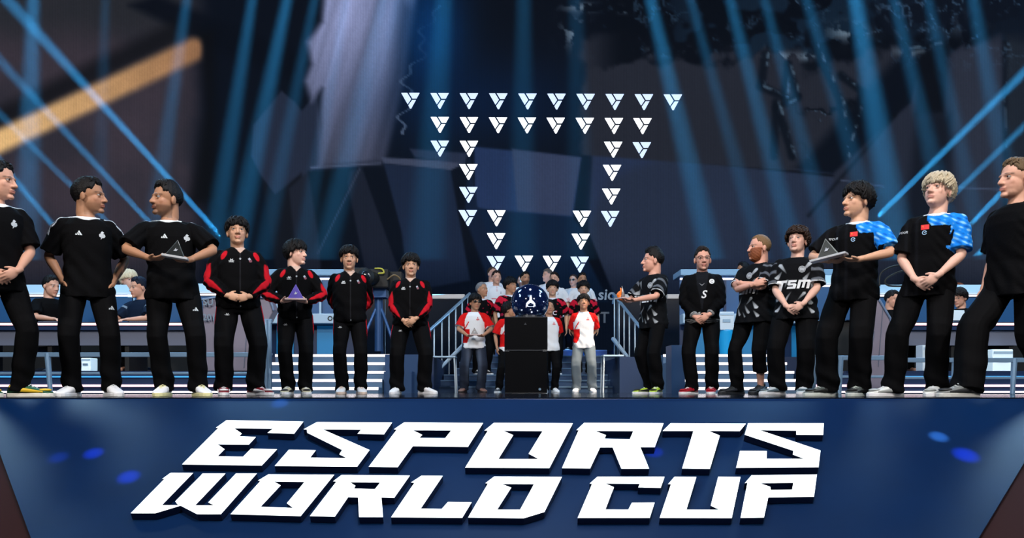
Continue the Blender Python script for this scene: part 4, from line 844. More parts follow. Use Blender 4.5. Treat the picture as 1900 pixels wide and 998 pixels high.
CREST = [[(-.02, .5), (.2, .34), (.06, .2), (.28, .12), (.34, -.1), (.2, -.28), (.02, -.3), (-.16, -.5), (-.12, -.26), (-.3, -.16), (-.34, .06), (-.2, .22), (-.12, .1), (-.16, .3)]]
# ---- patterns of the clothes
def p_three(c, cb):
    cb(sst(.104, .100, c.rneck)*(c.z > 1.465), (225, 230, 235))
    for yy in (-.022, 0, .022): cb((np.abs(c.y-yy) < .0062)*(c.N[:, 2] > .25)*(np.abs(c.x) > .10)*(c.z > 1.34), (205, 212, 220))
    for s in (-1, 1): isa, tt, nd, b = c.AT[s]; cb(isa*(tt < .42)*(np.abs(c.y) < .008)*(nd[:, 0]*s > .5), (205, 212, 220))
def p_red(c, cb):
    R = (190, 22, 36)
    for s in (-1, 1):
        isa, tt, nd, b = c.AT[s]
        q = np.hypot((c.x-s*(.152+.35*(1.43-c.z)))/.024, (c.z-1.425)/.052); cb(sst(1.1, .9, q)*(c.y < .02), R)
        # wedge running down the outside of the sleeve to the cuff
        out = nd[:, 0]*s*.8-nd[:, 1]*.55; low = -nd[:, 2]*.4+out
        wdt = np.interp(tt, [.4, .8, 1.3, 1.8, 1.93], [0, .2, .30, .16, 0]); cb(isa*sst(.04, -.04, np.abs(low-.72)-wdt)*(tt > .42), R)
    cb((np.abs(c.x) < .004)*(c.y < 0)*(c.N[:, 1] < -.5), (30, 30, 34)); cb((np.abs(c.x) < (c.z-1.452)*.8)*(c.y < 0)*(c.rneck < .13), (206, 176, 160))
STREAK = [((-.125, 1.42), (-.06, 1.30), .020, 1), ((.15, 1.43), (.07, 1.31), .020, 1), ((-.155, 1.24), (-.10, 1.33), .022, .9), ((.09, 1.22), (.14, 1.31), .020, .8), ((-.05, 1.23), (-.08, 1.13), .012, .5), ((.165, 1.22), (.15, 1.10), .018, .8), ((-.15, .99), (-.105, 1.12), .020, 1), ((-.09, .97), (-.02, 1.09), .014, .9), ((.10, 1.08), (.035, 1.0), .016, .8),
 ((.155, .95), (.10, 1.04), .020, 1), ((.075, .90), (.02, 1.0), .014, .8), ((-.16, .88), (-.10, .96), .018, 1), ((-.03, .88), (-.06, .98), .014, .7), ((.17, .86), (.12, .93), .018, 1), ((.03, .86), (.0, .93), .010, .6)]
SH = [((-.13, 1.42), (-.05, 1.33), (-.12, 1.36), .9), ((.13, 1.42), (.04, 1.30), (.12, 1.30), .9), ((-.15, 1.28), (-.10, 1.20), (-.15, 1.14), .9), ((.10, 1.27), (.05, 1.17), (.13, 1.22), .8), ((-.10, 1.05), (-.03, .98), (-.13, .99), .9), ((.04, 1.09), (.10, 1.0), (.02, 1.0), .9), ((.15, 1.06), (.16, .96), (.11, .98), .9),
      ((-.16, .97), (-.08, .90), (-.17, .90), .9), ((-.02, .95), (.04, .88), (-.04, .88), .7), ((.10, .95), (.17, .89), (.08, .88), .9), ((-.07, 1.16), (-.01, 1.10), (-.07, 1.08), .6), ((.17, 1.17), (.19, 1.1), (.14, 1.1), .7)]
def p_shard(c, cb):
    cb((c.z < 2), (12, 13, 16))
    xx = c.x/c.ww
    for (ax, az), (bx, bz), w_, k in STREAK:
        L2 = (bx-ax)**2+(bz-az)**2; t = ((xx-ax)*(bx-ax)+(c.z-az)*(bz-az))/L2; dd = np.abs((xx-ax)*(bz-az)-(c.z-az)*(bx-ax))/math.sqrt(L2); tc_ = np.clip(t, 0, 1)
        m_ = (t > 0)*(t < 1)*sst(.004, -.004, dd-w_*(1-tc_*.9)*np.minimum(1, tc_*9+.2)); cb(m_*np.clip(1-tc_*.95, 0, 1)*k, (188, 194, 200))
    for a, b, d, k in ():
        P3 = [a, b, d]; cx, cz = sum(p[0] for p in P3)/3, sum(p[1] for p in P3)/3; m_ = np.ones(len(xx)); sgn = (b[0]-a[0])*(d[1]-a[1])-(b[1]-a[1])*(d[0]-a[0])
        for (x1, z1), (x2, z2) in ((a, b), (b, d), (d, a)):
            e = ((x2-x1)*(c.z-z1)-(z2-z1)*(xx-x1))/math.hypot(x2-x1, z2-z1)*(1 if sgn > 0 else -1); m_ = m_*sst(-.004, .006, e)
        grad = np.clip(1-np.hypot(xx-a[0], c.z-a[1])/.11, .05, 1); cb(m_*grad*k*((np.abs(c.y) > -1)), (168, 174, 182))
    for s in (-1, 1): isa, tt, nd, b = c.AT[s]; cb(isa*(tt > .825)*(tt < 1), (215, 218, 222)); cb(isa*(tt < .8)*sst(.3, .9, np.sin(tt*16+nd[:, 2]*4+c.seed))*.5, (130, 136, 146))
def p_varsity(c, cb):
    cb((c.z < .905), (150, 150, 150)); cb((c.z < .898)*(c.z > .888)+(c.z < .878)*(c.z > .870), (20, 20, 22))
    cb((c.z > 1.50)*(c.rneck < .105)*(np.abs(c.x) > .028), (150, 150, 152))
    v = (np.abs(c.x) < .012+.062*sst(1.02, 1.5, c.z))*(c.y < 0); cb(v*(c.z > 1.02), (20, 22, 27))
    for s in (-1, 1):
        isa, tt, nd, b = c.AT[s]; cb((b < .09)*(tt > 1.86), (160, 160, 160)); cb((b < .09)*((tt > 1.89)*(tt < 1.905)+(tt > 1.93)*(tt < 1.945)), (14, 14, 16))
def p_bluesleeve(c, cb):
    cb(sst(.100, .096, c.rneck)*(c.z > 1.462)*(c.z > 1.46), (215, 222, 228))
    isa, tt, nd, b = c.AT[1]; n = np.sin(c.x*70+c.z*40)*np.sin(c.z*85-c.y*60+1)+.6*np.sin(c.z*150+c.x*90)
    m_ = np.maximum(isa*1.0+(b < .12)*(tt > .78)*(tt < 1)*(c.x > .14), (c.x > .095*c.ww+.2*np.maximum(1.44-c.z, 0)*3)*(c.z > 1.38)); m_ = m_*(c.rneck > .098); cb(m_, (24, 128, 224)); cb(m_*sst(.3, 1.2, n), (150, 210, 245), .8); cb(m_*sst(-.3, -1.2, n), (8, 70, 170), .7)
    cb((c.x < .05)*sst(.2, 1, np.sin(c.x*80))*.35, (26, 28, 34))
def p_raglan(c, cb):
    cb(c.z < 3, (226, 226, 228)); R = (208, 24, 24); lim = .088+.42*np.maximum(1.50-c.z, 0)
    for s in (-1, 1):
        isa, tt, nd, b = c.AT[s]; cb((c.x*s > lim*c.ww)*(c.z > 1.30), R); cb(isa, R)
    cb((c.x < -.10+.45*(c.z-.95))*(c.x > -.25)*(c.z < 1.16)*(c.z > .90)*(c.x < -.07), R); cb((np.abs(c.x+.14+.5*(1.2-c.z)) < .012)*(c.z < 1.3)*(c.z > 1.05), R)
def p_blackred(c, cb):
    R = (190, 24, 50); 
    for s in (-1, 1): isa, tt, nd, b = c.AT[s]; cb((c.x*s > .085)*(c.z > 1.36)*(np.sin(c.x*40+c.z*50) > -.3), R); cb(isa*(np.sin(tt*14+nd[:, 2]*3) > .1), R)
    cb((c.z > 1.455)*(c.rneck < .105)*(c.y < .03), (220, 215, 222)); cb((np.sin(c.x*38+2)*np.sin(c.z*30) > .72)*(c.z < 1.3), (150, 30, 60))
def p_white(c, cb):
    cb(c.z < 3, (226, 226, 230))
    for s in (-1, 1): isa, tt, nd, b = c.AT[s]; cb(isa*(tt > .6)*(nd[:, 0]*s > .3), (214, 120, 120), .5)
    cb((np.abs(c.x) < .018)*(c.z > 1.36)*(c.y < 0)*(np.sin(c.z*160) > 0), (196, 60, 70), .5)
def p_navy(c, cb): cb(c.z < 3, (16, 30, 50)); [cb(c.AT[s][0]*(np.abs(c.AT[s][1]-.35) < .05), (150, 170, 190), .6) for s in (-1, 1)]
def p_cyan(c, cb): cb(c.z < 3, (40, 110, 165)); cb((np.abs(c.x-.04) < .05)*(c.z > 1.1), (170, 200, 215))
PATTERN = dict(three=p_three, red=p_red, shard=p_shard, varsity=p_varsity, bluesleeve=p_bluesleeve, raglan=p_raglan, blackred=p_blackred, white=p_white, navy=p_navy, cyan=p_cyan)
def l_seam(c, cb):
    for s in (-1, 1):
        xc = np.interp(c.z, [c.leg[s][2].z, c.leg[s][1].z, c.leg[s][0].z], [c.leg[s][2].x, c.leg[s][1].x, c.leg[s][0].x]); cb((np.abs(c.y-.01) < .006)*((c.x-xc)*s > .045)*(c.z < .93), (170, 176, 182))
def l_red(c, cb):
    for s in (-1, 1):
        xc = np.interp(c.z, [c.leg[s][2].z, c.leg[s][1].z, c.leg[s][0].z], [c.leg[s][2].x, c.leg[s][1].x, c.leg[s][0].x]); w_ = np.interp(c.z, [.42, .55, .75, .90, .93], [0, .02, .040, .012, 0])
        cb(((c.x-xc)*s > .062-w_*.4)*(c.y < .05)*(w_ > .002)*(np.abs(c.y+.02) < .012+w_*1.3), (176, 20, 34))
def l_greyseam(c, cb):
    for s in (-1, 1):
        xc = np.interp(c.z, [c.leg[s][2].z, c.leg[s][1].z, c.leg[s][0].z], [c.leg[s][2].x, c.leg[s][1].x, c.leg[s][0].x]); cb((np.abs(c.y-.01) < .016)*((c.x-xc)*s > .03), (150, 156, 160))
def l_denim(c, cb): cb(np.exp(-((np.abs(c.x)-.10)/.04)**2)*(c.y < 0)*sst(.1, .5, c.z)*sst(.95, .6, c.z), (88, 98, 116), .8)
LEGS = dict(seam=l_seam, red=l_red, greyseam=l_greyseam, denim=l_denim)
# ------------------------------------------------------------------ the players
WH = (232, 232, 234); BK = (14, 14, 16)
G1 = 'players in black shirts with white shoulder stripes'; G2 = 'players in black and red tracksuits'; G3 = 'players in black shard-pattern shirts'; G4 = 'players in black shirts with one blue sleeve'
TSM_ = [[(-1.3, .36), (-.5, .36), (-.56, .16), (-.82, .16), (-1.02, -.55), (-1.28, -.30), (-1.16, .16), (-1.36, .16)], [(-.38, .36), (.28, .36), (.22, .18), (-.24, .18), (-.26, .08), (.14, .08), (.24, -.02), (.14, -.36), (-.56, -.36), (-.50, -.18), (-.06, -.18), (-.04, -.08), (-.42, -.08), (-.50, .0)], [(.42, .36), (1.30, .36), (1.38, .26), (1.22, -.36), (1.00, -.36), (1.12, .18), (.98, .18), (.84, -.30), (.64, -.30), (.76, .18), (.62, .18), (.46, -.36), (.24, -.36)]]
def addmarks(P, kind):
    if kind == 'three':
        decal(P, TREFOIL, (-.085, 1.335), .052, (215, 222, 226)); decal(P, CREST, (.085, 1.33), .070, (205, 210, 214), 'crest')
        decal(P, TREFOIL, (.155, .72), .045, (190, 196, 200), on='trousers')
    if kind == 'red':
        decal(P, [textmesh('-M-', .2), [(-.6, -.55), (.7, -.55), (.7, -.38), (-.6, -.38)]], (-.085, 1.365), .038, (200, 204, 208)); decal(P, [disc(.5), ], (.098, 1.365), .030, (120, 60, 74), 'crest'); decal(P, [[(-.1, -.5), (.4, -.1), (0, .5), (-.5, .1)]], (.090, 1.385), .034, (170, 176, 190), 'crest')
        decal(P, [textmesh('-M-', .2)], (-.125, .80), .034, (170, 174, 178), on='trousers'); decal(P, [disc(.5)], (0, 1.385), .020, (150, 156, 162), 'zip_pull'); decal(P, [disc(.5)], (.004, .885), .012, (190, 196, 202), 'zip_pull')
    if kind == 'tsm':
        decal(P, TSM_, (.0, 1.17), .125, (232, 234, 236), 'lettering'); decal(P, [annulus(.5, .42), disc(.36)], (.085, 1.345), .072, (170, 176, 182), 'crest'); decal(P, [annulus(.30, .20, 18, 20, 300), [(-.05, -.3), (.12, -.02), (-.12, .02), (.05, .3), (-.02, .02)]], (.085, 1.345), .072, (30, 32, 38), 'crest')
    if kind == 'china':
        decal(P, [[(-.75, -.5), (.75, -.5), (.75, .5), (-.75, .5)]], (.082, 1.375), .040, (222, 24, 22), 'flag'); decal(P, [[(.0, .25), (-.06, .08), (-.24, .08), (-.1, -.03), (-.15, -.2), (0, -.1), (.15, -.2), (.1, -.03), (.24, .08), (.06, .08)]], (.066, 1.38), .034, (240, 200, 40), 'star_or_glint')
        decal(P, [annulus(.5, .34, 20, 20, 340), [(-.1, -.1), (.5, .1), (.44, .26), (-.1, .08)]], (.078, 1.325), .036, (170, 205, 235), 'crest'); decal(P, [textmesh('YOUR', .3), [(-1.5, .35), (-1.15, .35), (-1.3, -.3)]], (-.085, 1.35), .026, (190, 194, 198))
    if kind == 'raglan': decal(P, [[(0, .5), (.18, .1), (-.18, .1)], [(-.5, -.35), (-.22, .05), (-.05, -.1), (.05, -.1), (.22, .05), (.5, -.35), (.2, -.25), (0, -.4), (-.2, -.25)]], (.075, 1.36), .075, (196, 44, 48))
P = person('man in black shirt and yellow-green sneakers cut off by the frame edge', -8, 296, 736, 6.62, 22, 40, 0, pose='clasp', pattern='three', legs='seam', feet=((-.13, .03, 25), (.16, -.03, 45)), skin='fair', hair='short', shoes=((24, 84, 50), (236, 232, 220), (232, 190, 40), (236, 236, 230)), group=G1, haira=1.2)
decal(P, CREST, (.085, 1.33), .070, (205, 210, 214), 'crest')
P = person('man in black shirt with both hands in his pockets, face turned sideways', 168, 328, 734, 7.15, 4, 66, 2, pose='pocket', pattern='three', legs='seam', feet=((-.13, 0, -22), (.15, 0, 14)), skin='tan', hair='short', haira=1.35, shoes=(WH, WH), group=G1, lean=(-.03, 0), stubble=.25); addmarks(P, 'three')
P = person('dark-haired stubbled man in black shirt holding a glass plaque on a white base', 330, 336, 734, 7.3, -4, -54, 3, pose='hold', pattern='three', legs='seam', feet=((-.10, 0, -6), (.17, -.02, 22)), skin='tan', hair='quiff', haira=1.0, shoes=(WH, (232, 226, 170)), group=G1, lean=(-.07, 0), stubble=.55, wide=1.06,
   arms={-1: ((-.125, -.30, 1.105), (-1, .2, -.12), (.75, -.35, -.05), (.3, .1, 1), .4), 1: ((.175, -.30, 1.10), (1, .2, -.12), (-.75, -.35, -.08), (-.3, .1, 1), .4)}); addmarks(P, 'three'); P3 = P
P = person('stocky player in black red-striped tracksuit with head raised and fingers interlaced, red and white shoes', 446, 402, 732, 8.55, 2, 3, 9, pose='belly', top='jacket', pattern='red', legs='red', feet=((-.16, 0, 2), (.14, -.02, 42)), skin='asian', hair='fringe', haira=1.0, shoes=((120, 14, 30), WH, (230, 226, 226), WH), group=G2, wide=1.12, baggy=1.1, lean=(-.03, 0)); addmarks(P, 'red')
P = person('tracksuit player looking sideways while holding a purple pyramid trophy', 551, 444, 729, 9.6, 0, 58, 4, pose='hold', top='jacket', pattern='red', legs='red', feet=((-.09, 0, -12), (.09, 0, 8)), skin='pale', hair='bowl', haira=1.0, shoes=((196, 190, 160), WH, (24, 22, 26)), group=G2, baggy=1.05, lean=(-.03, 0),
   arms={-1: ((-.125, -.24, 1.055), (-1, .4, -.3), (.75, -.5, .15), (.6, .1, .8), .45), 1: ((.125, -.24, 1.055), (1, .4, -.3), (-.75, -.5, .15), (-.6, .1, .8), .45)}); addmarks(P, 'red'); P5 = P
P = person('tracksuit player standing with both hands behind the back, white sneakers', 651, 455, 729, 10.2, 0, 2, 2, pose='back', top='jacket', pattern='red', legs='red', feet=((-.10, 0, -6), (.11, 0, 10)), skin='asian', hair='fringe', haira=1.0, shoes=(WH, (226, 200, 180)), group=G2, wide=1.02, lean=(-.02, 0)); addmarks(P, 'red')
P = person('broad tracksuit player with one hand clasping the other, beside the stair railing', 762, 470, 730, 10.6, -2, 6, 3, pose='clasp', top='jacket', pattern='red', legs='red', feet=((-.17, 0, -12), (.17, -.02, 40)), skin='asian', hair='fringe', haira=1.15, shoes=(WH, WH), group=G2, wide=1.18, baggy=1.1); addmarks(P, 'red')
P = person('short-haired player seen side-on holding a flame-shaped amber trophy, neon green sneakers', 1213, 459, 732, 10.4, -52, -28, 4, pose='offer', pattern='shard', legs='black', feet=((-.11, .06, -18), (.10, -.02, 34)), skin='rose', hair='quiff', haira=1.2, shoes=((168, 196, 40), WH, (30, 34, 24)), group=G3, baggy=1.08); addmarks(P, 'tsm'); P8 = P
decal(P, [annulus(.5, .26, 20, 40, 330), [(0, -.06), (.5, -.06), (.5, .12), (0, .12)]], (.33, 1.30), .062, (225, 228, 232), face=(-.79, .62, 0)); 
P = person('man with glasses in black bomber jacket with grey trim, deep red sneakers', 1303, 457, 732, 10.4, -3, 10, 2, pose='clasp', top='varsity', pattern='varsity', legs='black', feet=((-.12, 0, -32), (.11, 0, -3)), skin='rose', hair='quiff', haira=.8, hairc=(34, 24, 18), shoes=((150, 16, 36), WH, (170, 22, 40)), group=G3, glasses='clear', stubble=.2, wide=1.08)
decal(P, [disc(.5)], (.115, 1.385), .062, (222, 224, 226), 'crest'); decal(P, [annulus(.26, .14, 16, 30, 320)], (.115, 1.385), .062, (30, 30, 34), 'crest'); decal(P, [textmesh('S', .25)], (.018, 1.205), .13, (226, 228, 230), 'lettering'); decal(P, [[(-.5, .3), (0, -.2), (.5, .3), (0, .0)]], (.0, 1.34), .075, (120, 124, 130))
P = person('auburn-bearded man with folded arms, one trouser leg pulled up over the ankle', 1392, 436, 733, 9.85, -34, -30, 3, pose='cross', pattern='shard', legs='black', feet=((-.16, -.02, -20), (.12, .02, 6)), skin='rose', hair='crop', hairc=(120, 92, 62), shoes=((36, 40, 44), (28, 30, 34), (30, 32, 38)), group=G3, wide=1.16, beard=(134, 70, 34), bare=(0, .42), lean=(.13, 0), baggy=.95); addmarks(P, 'tsm')
P = person('curly brown-haired heavyset player with crossed wrists, beside the bearded man with folded arms', 1474, 420, 733, 9.35, -6, -14, 12, pose='clasp', pattern='shard', legs='black', feet=((-.17, 0, -42), (.10, 0, -6)), skin='pale', hair='curly', hairc=(48, 32, 22), haira=.85, shoes=((190, 200, 204), WH, (90, 110, 120)), group=G3, wide=1.16, baggy=1.1, lean=(.03, 0)); addmarks(P, 'tsm')
decal(P, [[(-.5, -.1), (-.1, -.22), (.5, .18), (-.1, -.06)]], (.13, .82), .05, (190, 190, 194), on='trousers')
P = person('black-haired player with a blue sleeve holding a glass trophy, cargo trousers and dark chunky sneakers', 1572, 341, 735, 7.35, -16, -40, 8, pose='hold', pattern='bluesleeve', legs='black', feet=((-.16, 0, -34), (.10, 0, -6)), skin='asian', hair='parted', haira=1.05, shoes=((70, 76, 74), (190, 196, 190), (24, 26, 26), (210, 215, 205)), group=G4, baggy=1.18, lean=(.09, 0),
   arms={-1: ((-.150, -.29, 1.12), (-1, .3, -.3), (.80, -.30, -.2), (.3, .1, 1), .35), 1: ((.10, -.30, 1.11), (1, .3, -.3), (-.85, -.30, -.05), (-.2, .1, 1), .35)}); addmarks(P, 'china'); P12 = P
decal(P, [textmesh('N', .3), textmesh('#', .2)], (.14, .84), .06, (220, 222, 224), on='trousers')
P = person('blond player with a blue sleeve and crossed wrists, head tilted back, white chunky sneakers', 1699, 324, 736, 7.0, -10, -22, 16, pose='clasp', pattern='bluesleeve', legs='greyseam', feet=((-.17, 0, -40), (.15, 0, -8)), skin='pale', hair='bowl', hairc=(186, 172, 146), haira=1.0, shoes=((214, 216, 212), WH, (170, 174, 172)), group=G4, baggy=1.12, lean=(.16, 0)); addmarks(P, 'china')
P = person('striding person in plain black clothes cut off by the frame edge, grey sneakers', 1884, 292, 737, 6.6, -48, -6, 4, pose='down', pattern=None, legs='black', feet=((-.05, -.38, 0), (.07, .32, 10)), skin='fair', hair='short', hairc=(96, 78, 56), shoes=((120, 122, 120), (205, 205, 200), (50, 52, 54)), baggy=1.3, lean=(.02, 0), wide=1.15)
# ---- the player group in the middle
G5 = 'players in white shirts with red sleeves around the podium'
P = person('man in sunglasses and jeans holding a small dark triangle trophy', 878, 545, 728, 14.9, 4, 14, 3, pose='hold', pattern='raglan', legs='denim', legc=(38, 44, 58), feet=((-.17, 0, -20), (.14, 0, 16)), skin='tan', hair='parted', haira=1.15, glasses='dark', vox=.009, shoes=((150, 110, 96), (60, 50, 48)), group=G5, wide=1.05, baggy=1.1, lean=(.03, 0),
   arms={-1: ((-.13, -.25, 1.02), (-1, .3, -.3), (.75, -.45, 0), (.3, .1, 1), .4), 1: ((.13, -.25, 1.02), (1, .3, -.3), (-.75, -.45, 0), (-.3, .1, 1), .4)}); addmarks(P, 'raglan'); PA1 = P
P = person('player in white and red shirt half hidden behind the black podium, face in profile', 944, 560, 729, 14.6, 24, 50, 6, pose='down', pattern='raglan', legs='black', feet=((-.22, 0, -35), (.16, 0, 10)), skin='tan', hair='parted', haira=1.1, vox=.009, shoes=((70, 72, 76), WH), group=G5)
P = person('player in white and red shirt looking up from the far side of the podium', 1019, 556, 729, 14.8, 8, 4, 14, pose='back', pattern='raglan', legs='black', feet=((-.08, 0, -10), (.10, 0, 8)), skin='tan', hair='short', haira=1.2, vox=.009, shoes=((226, 228, 230), WH), group=G5); addmarks(P, 'raglan')
P = person('player in white and red shirt with pale grey trousers and a black cap', 1083, 545, 729, 14.9, 0, 2, 12, pose='back', pattern='raglan', legs='', legc=(112, 122, 128), feet=((-.13, 0, -8), (.15, 0, 8)), skin='tan', hair='fringe', haira=1.1, vox=.009, shoes=(WH, WH), group=G5, baggy=1.1); addmarks(P, 'raglan')
G6 = 'players in black and red shirts in the second row'
ZB, ZC = .34, .78
for i, (x, hy, yw, hyw, lab, sk, hc_, ha) in enumerate(((893, 522, 20, 30, 'player in black and red with silvery hair above the man in sunglasses', 'tan', (120, 118, 120), 'crop'), (946, 514, 20, 28, 'player in black shirt with red shoulders and white collar, face turned to the dome', 'tan', (16, 15, 18), 'parted'),
        (1025, 520, 0, 2, 'player in black and red shirt with centre-parted hair beside the glass dome', 'asian', (14, 13, 15), 'parted'), (1083, 521, 0, -2, 'player in black and red shirt behind the one with grey trousers', 'asian', (14, 13, 15), 'parted'))):
    P = person(lab, x, hy, 700, 17.0, yw, hyw, 4, pose='down', pattern='blackred', feet=((-.1, 0, -8), (.1, 0, 8)), skin=sk, hair=ha, hairc=hc_, vox=.011, shoes=((30, 30, 34), WH), group=G6, z0=ZB, wide=1.04)
    if i > 1: decal(P, [textmesh('MC' if i == 2 else 'M C')], (.0, 1.17), .11, (225, 215, 222), 'lettering')
G7 = 'players in white shirts in the back rows'
for x, hy, yy, z0, yw, hyw, lab, sk, hc_, ha, gl_ in ((921, 501, 19.0, ZC, 6, 8, 'tall short-haired player in white shirt with both arms down', 'fair', (40, 30, 24), 'short', None), (974, 503, 19.0, ZC, 10, 12, 'bearded player in white shirt right above the glass dome', 'tan', (16, 14, 14), 'short', None),
        (1029, 504, 19.0, ZC, -4, -12, 'player in white shirt with tousled fringe behind another head of parted hair', 'fair', (28, 20, 18), 'short', None), (1080, 505, 19.0, ZC, 4, 6, 'player in white shirt above the player with grey trousers', 'tan', (20, 16, 14), 'short', None),
        (913, 494, 20.1, .95, 10, 20, 'rearmost person in white whose head shows over the tall short-haired player', 'fair', (70, 54, 44), 'crop', None), (968, 509, 20.1, .95, 0, -10, 'rearmost person in white almost covered by the bearded player', 'fair', (40, 30, 26), 'crop', None),
        (1017, 498, 20.1, .95, -20, -30, 'rearmost person in white with greying brown hair', 'fair', (104, 92, 84), 'short', None), (1064, 508, 20.1, .95, -8, -10, 'rearmost person in white wearing dark sunglasses', 'fair', (60, 46, 40), 'crop', 'dark')):
    P = person(lab, x, hy, 690, yy, yw, hyw, 4, pose='down' if yy < 20 else 'back', pattern='white', feet=((-.1, 0, -8), (.1, 0, 8)), skin=sk, hair=ha, hairc=hc_, vox=.012, shoes=((30, 30, 34), WH), group=G7, z0=z0, glasses=gl_, stubble=.7 if 'bearded' in lab else None, wide=1.03)
    if yy < 20: decal(P, [[(-1.6, -.12), (-.2, -.12), (-.2, .12), (-1.6, .12)], [(0, -.1), (1.5, -.1), (1.5, .1), (0, .1)]], (.0, 1.20), .07, (200, 70, 80)); decal(P, [textmesh('Z')], (.08, 1.34), .05, (70, 80, 120))
# ------------------------------------------------------------------ trophies: held by the players, each a thing of its own
def trophy(P, at, label, col, base, size=.13, kind='pyramid', emis=None, tilt=0, yaw=0, wide=1.5):
    sc = P.sc; loc = P.M @ Vector((at[0], at[1], at[2])); n = empty('trophy', loc, math.radians(P.yaw+yaw)); n.rotation_euler[1] = math.radians(tilt); tag(n, label, 'trophy')
    s = size*sc; g = G(); g.box((0, 0, .009*sc), (s*wide, s*.75, .018*sc)); g.obj('base', mat('trophy_base_%d' % base[0], base, .3), n, bevel=.003)
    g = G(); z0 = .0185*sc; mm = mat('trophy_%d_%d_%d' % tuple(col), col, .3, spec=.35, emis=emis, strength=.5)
    if kind == 'pyramid':
        b = s*.52; v = [(-b, -b*.5, z0), (b, -b*.5, z0), (b, b*.5, z0), (-b, b*.5, z0), (0, 0, z0+s*.98)]; g.add(v, [(0, 3, 2, 1), (0, 1, 4), (1, 2, 4), (2, 3, 4), (3, 0, 4)]); g.obj('glass_pyramid', mm, n)
        g = G()
        for a, b_ in ((0, 4), (1, 4), (0, 1), (2, 4), (3, 4)): g.tube([v[a], v[b_]], s*.018, 6)
        g.obj('edge_trim', mat('trophy_edge_%d' % col[2], tuple(min(255, c+70) for c in col), .2), n, True)
        g = G(); g.prism([(-.3, -.12), (.1, -.12), (.3, .2), (.05, .12), (.0, .35), (-.15, .08)], .003, lambda a, b_, d_: Vector((a*s*.42, -b*.36-d_-.004, z0+s*.33+b_*s*.42))); g.obj('etched_mark', mat('etch', (190, 195, 205), .4), n)
    else:
        g.tube([(0, 0, z0), (-.02*sc, 0, z0+s*.35), (.015*sc, 0, z0+s*.75), (-.012*sc, 0, z0+s*1.15)], [s*.30, s*.42, s*.22, s*.05], 14, sub=4); g.obj('flame', mm, n, True)
        g = G(); g.tube([(.03*sc, 0, z0), (.04*sc, 0, z0+s*.3), (.02*sc, .0, z0+s*1.35)], [s*.24, s*.22, s*.03], 12, sub=3); g.obj('glass_tip', mat('tip_grey', (120, 110, 108), .1, spec=.8), n, True)
    return n
trophy(P3, (.03, -.405, 1.095), 'dark glass pyramid plaque on a white base held by the stubbled man', (12, 20, 22), (190, 192, 196), .13, tilt=8)
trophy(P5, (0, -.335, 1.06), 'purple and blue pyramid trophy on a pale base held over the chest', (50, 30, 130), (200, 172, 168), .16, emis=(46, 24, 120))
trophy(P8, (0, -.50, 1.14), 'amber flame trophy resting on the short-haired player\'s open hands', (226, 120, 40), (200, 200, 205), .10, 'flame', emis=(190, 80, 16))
trophy(P12, (-.05, -.40, 1.12), 'smoky glass pyramid trophy on a tilted white plate held by the black-haired player', (50, 54, 52), (190, 196, 200), .15, tilt=-10, wide=1.9)
trophy(PA1, (0, -.36, 1.02), 'small dark triangle trophy held by the man in sunglasses', (40, 18, 22), (200, 200, 204), .12)
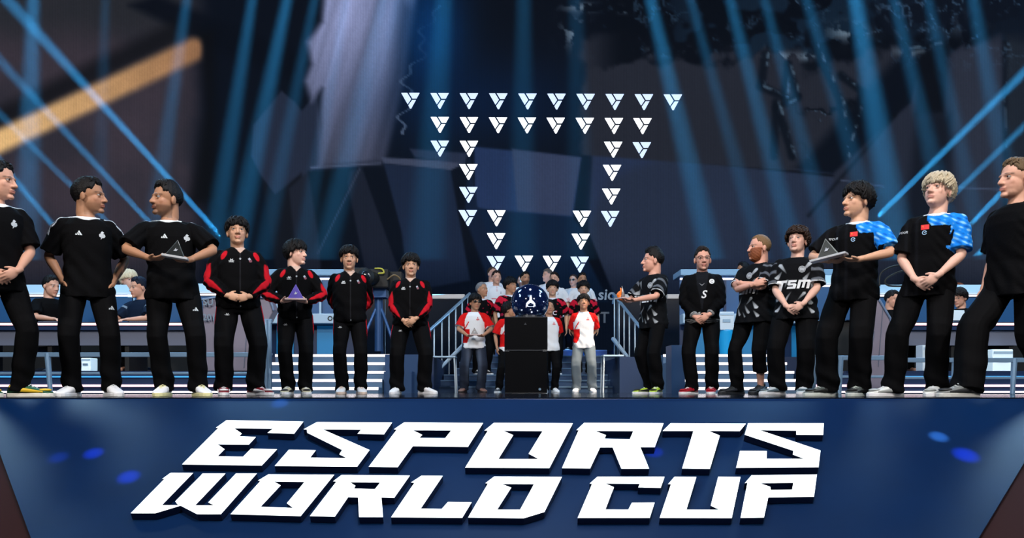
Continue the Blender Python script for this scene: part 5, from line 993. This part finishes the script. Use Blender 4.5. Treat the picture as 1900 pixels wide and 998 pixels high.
# ------------------------------------------------------------------ seated players at the desks
def chair(P, label):
    l = P.root.location; n = empty('gaming_chair', (l.x, l.y+.10, .30), P.root.rotation_euler[2]); tag(n, label, 'chair', 'chairs of the seated players'); s = P.sc
    g = G(); g.box((0, -.03, .33*s), (.46, .46, .07)); g.obj('seat', M_mblack, n, bevel=.025); g = G(); g.box((0, .27, .66*s), (.44, .07, .52)); g.obj('backrest', M_mblack, n, bevel=.03); g = G(); g.tube([(0, 0, .06), (0, 0, .30*s)], .03, 10); g.obj('column', M_metal, n)
    for k in range(5): a = 2*math.pi*k/5; g = G(); g.tube([(0, 0, .08), (.26*math.cos(a), .26*math.sin(a), .035)], .018, 8); g.obj('leg', M_metal, n)
GS = 'players seated at the desks'
for px, top, Y_, yw, hyw, lab, sk, hr, hc_, pat in ((92, 509, 12.75, 30, 10, 'seated player typing behind the hands-in-pockets man\'s elbow', 'fair', 'short', (16, 14, 16), None),
        (262, 512, 12.75, -40, -20, 'dark-haired seated player in navy shirt behind the stubbled man\'s arm', 'fair', 'short', (14, 22, 40), 'navy'),
        (1652, 537, 12.75, 20, 30, 'dark-haired seated player with face turned aside between the two blue-sleeved players', 'fair', 'short', (18, 16, 18), None),
        (1783, 534, 12.75, -14, -20, 'seated player with glasses and dark fringe leaning over the desk', 'fair', 'parted', (22, 18, 18), None)):
    z = Zp(top, Y_); P = person(lab, px, top, 700, Y_, yw, hyw, -6, pose='type', pattern=pat, sit=True, H=(z-.30)/1.37*1.8, z0=.30, skin=sk, hair=hr, hairc=hc_, vox=.009, group=GS, glasses='clear' if 'glasses' in lab else None); chair(P, 'dark gaming chair under the '+' '.join(lab.split()[:6]))
for px, top, Y_, yw, hyw, lab, sk, hr, hc_, pat, H_ in ((237, 500, 16.2, 10, 20, 'blond person in a turquoise collar above the dark-haired seated player', 'pale', 'bowl', (226, 208, 176), 'cyan', None), (1780, 524, 16.2, -10, -20, 'person with reddish hair whose head shows above the seated player with glasses', 'fair', 'short', (130, 70, 44), 'white', None),
        (1381, 485, 16.62, -30, -30, 'dark-haired person in blue shirt behind the booth counter by the bearded man', 'tan', 'short', (18, 16, 18), 'cyan', None)):
    z0 = ZT if px in (1381,) else 0.0
    P = person(lab, px, top, 700, Y_, yw, hyw, 0, pose='down', pattern=pat, z0=z0, skin=sk, hair=hr, hairc=hc_, vox=.011, feet=((-.1, 0, -5), (.1, 0, 5)))
flat_text('sic', 1124, 547, 18.98, .34, mt, 'pale letters on the dark glass wall beside the player in the black cap', sh=.1)
flat_text('SU', 386, 561, 11.55, .12, mt, 'grey letters SU on the mauve cabinet beside the stocky tracksuit player'); flat_text('201', 388, 589, 11.55, .12, mt, 'grey numerals on the mauve cabinet beside the stocky tracksuit player')
flat_text('EST', 1108, 590, 18.98, .34, mat('dim_print', (62, 76, 92), .5), 'dim letters low on the dark glass wall beside the railing')
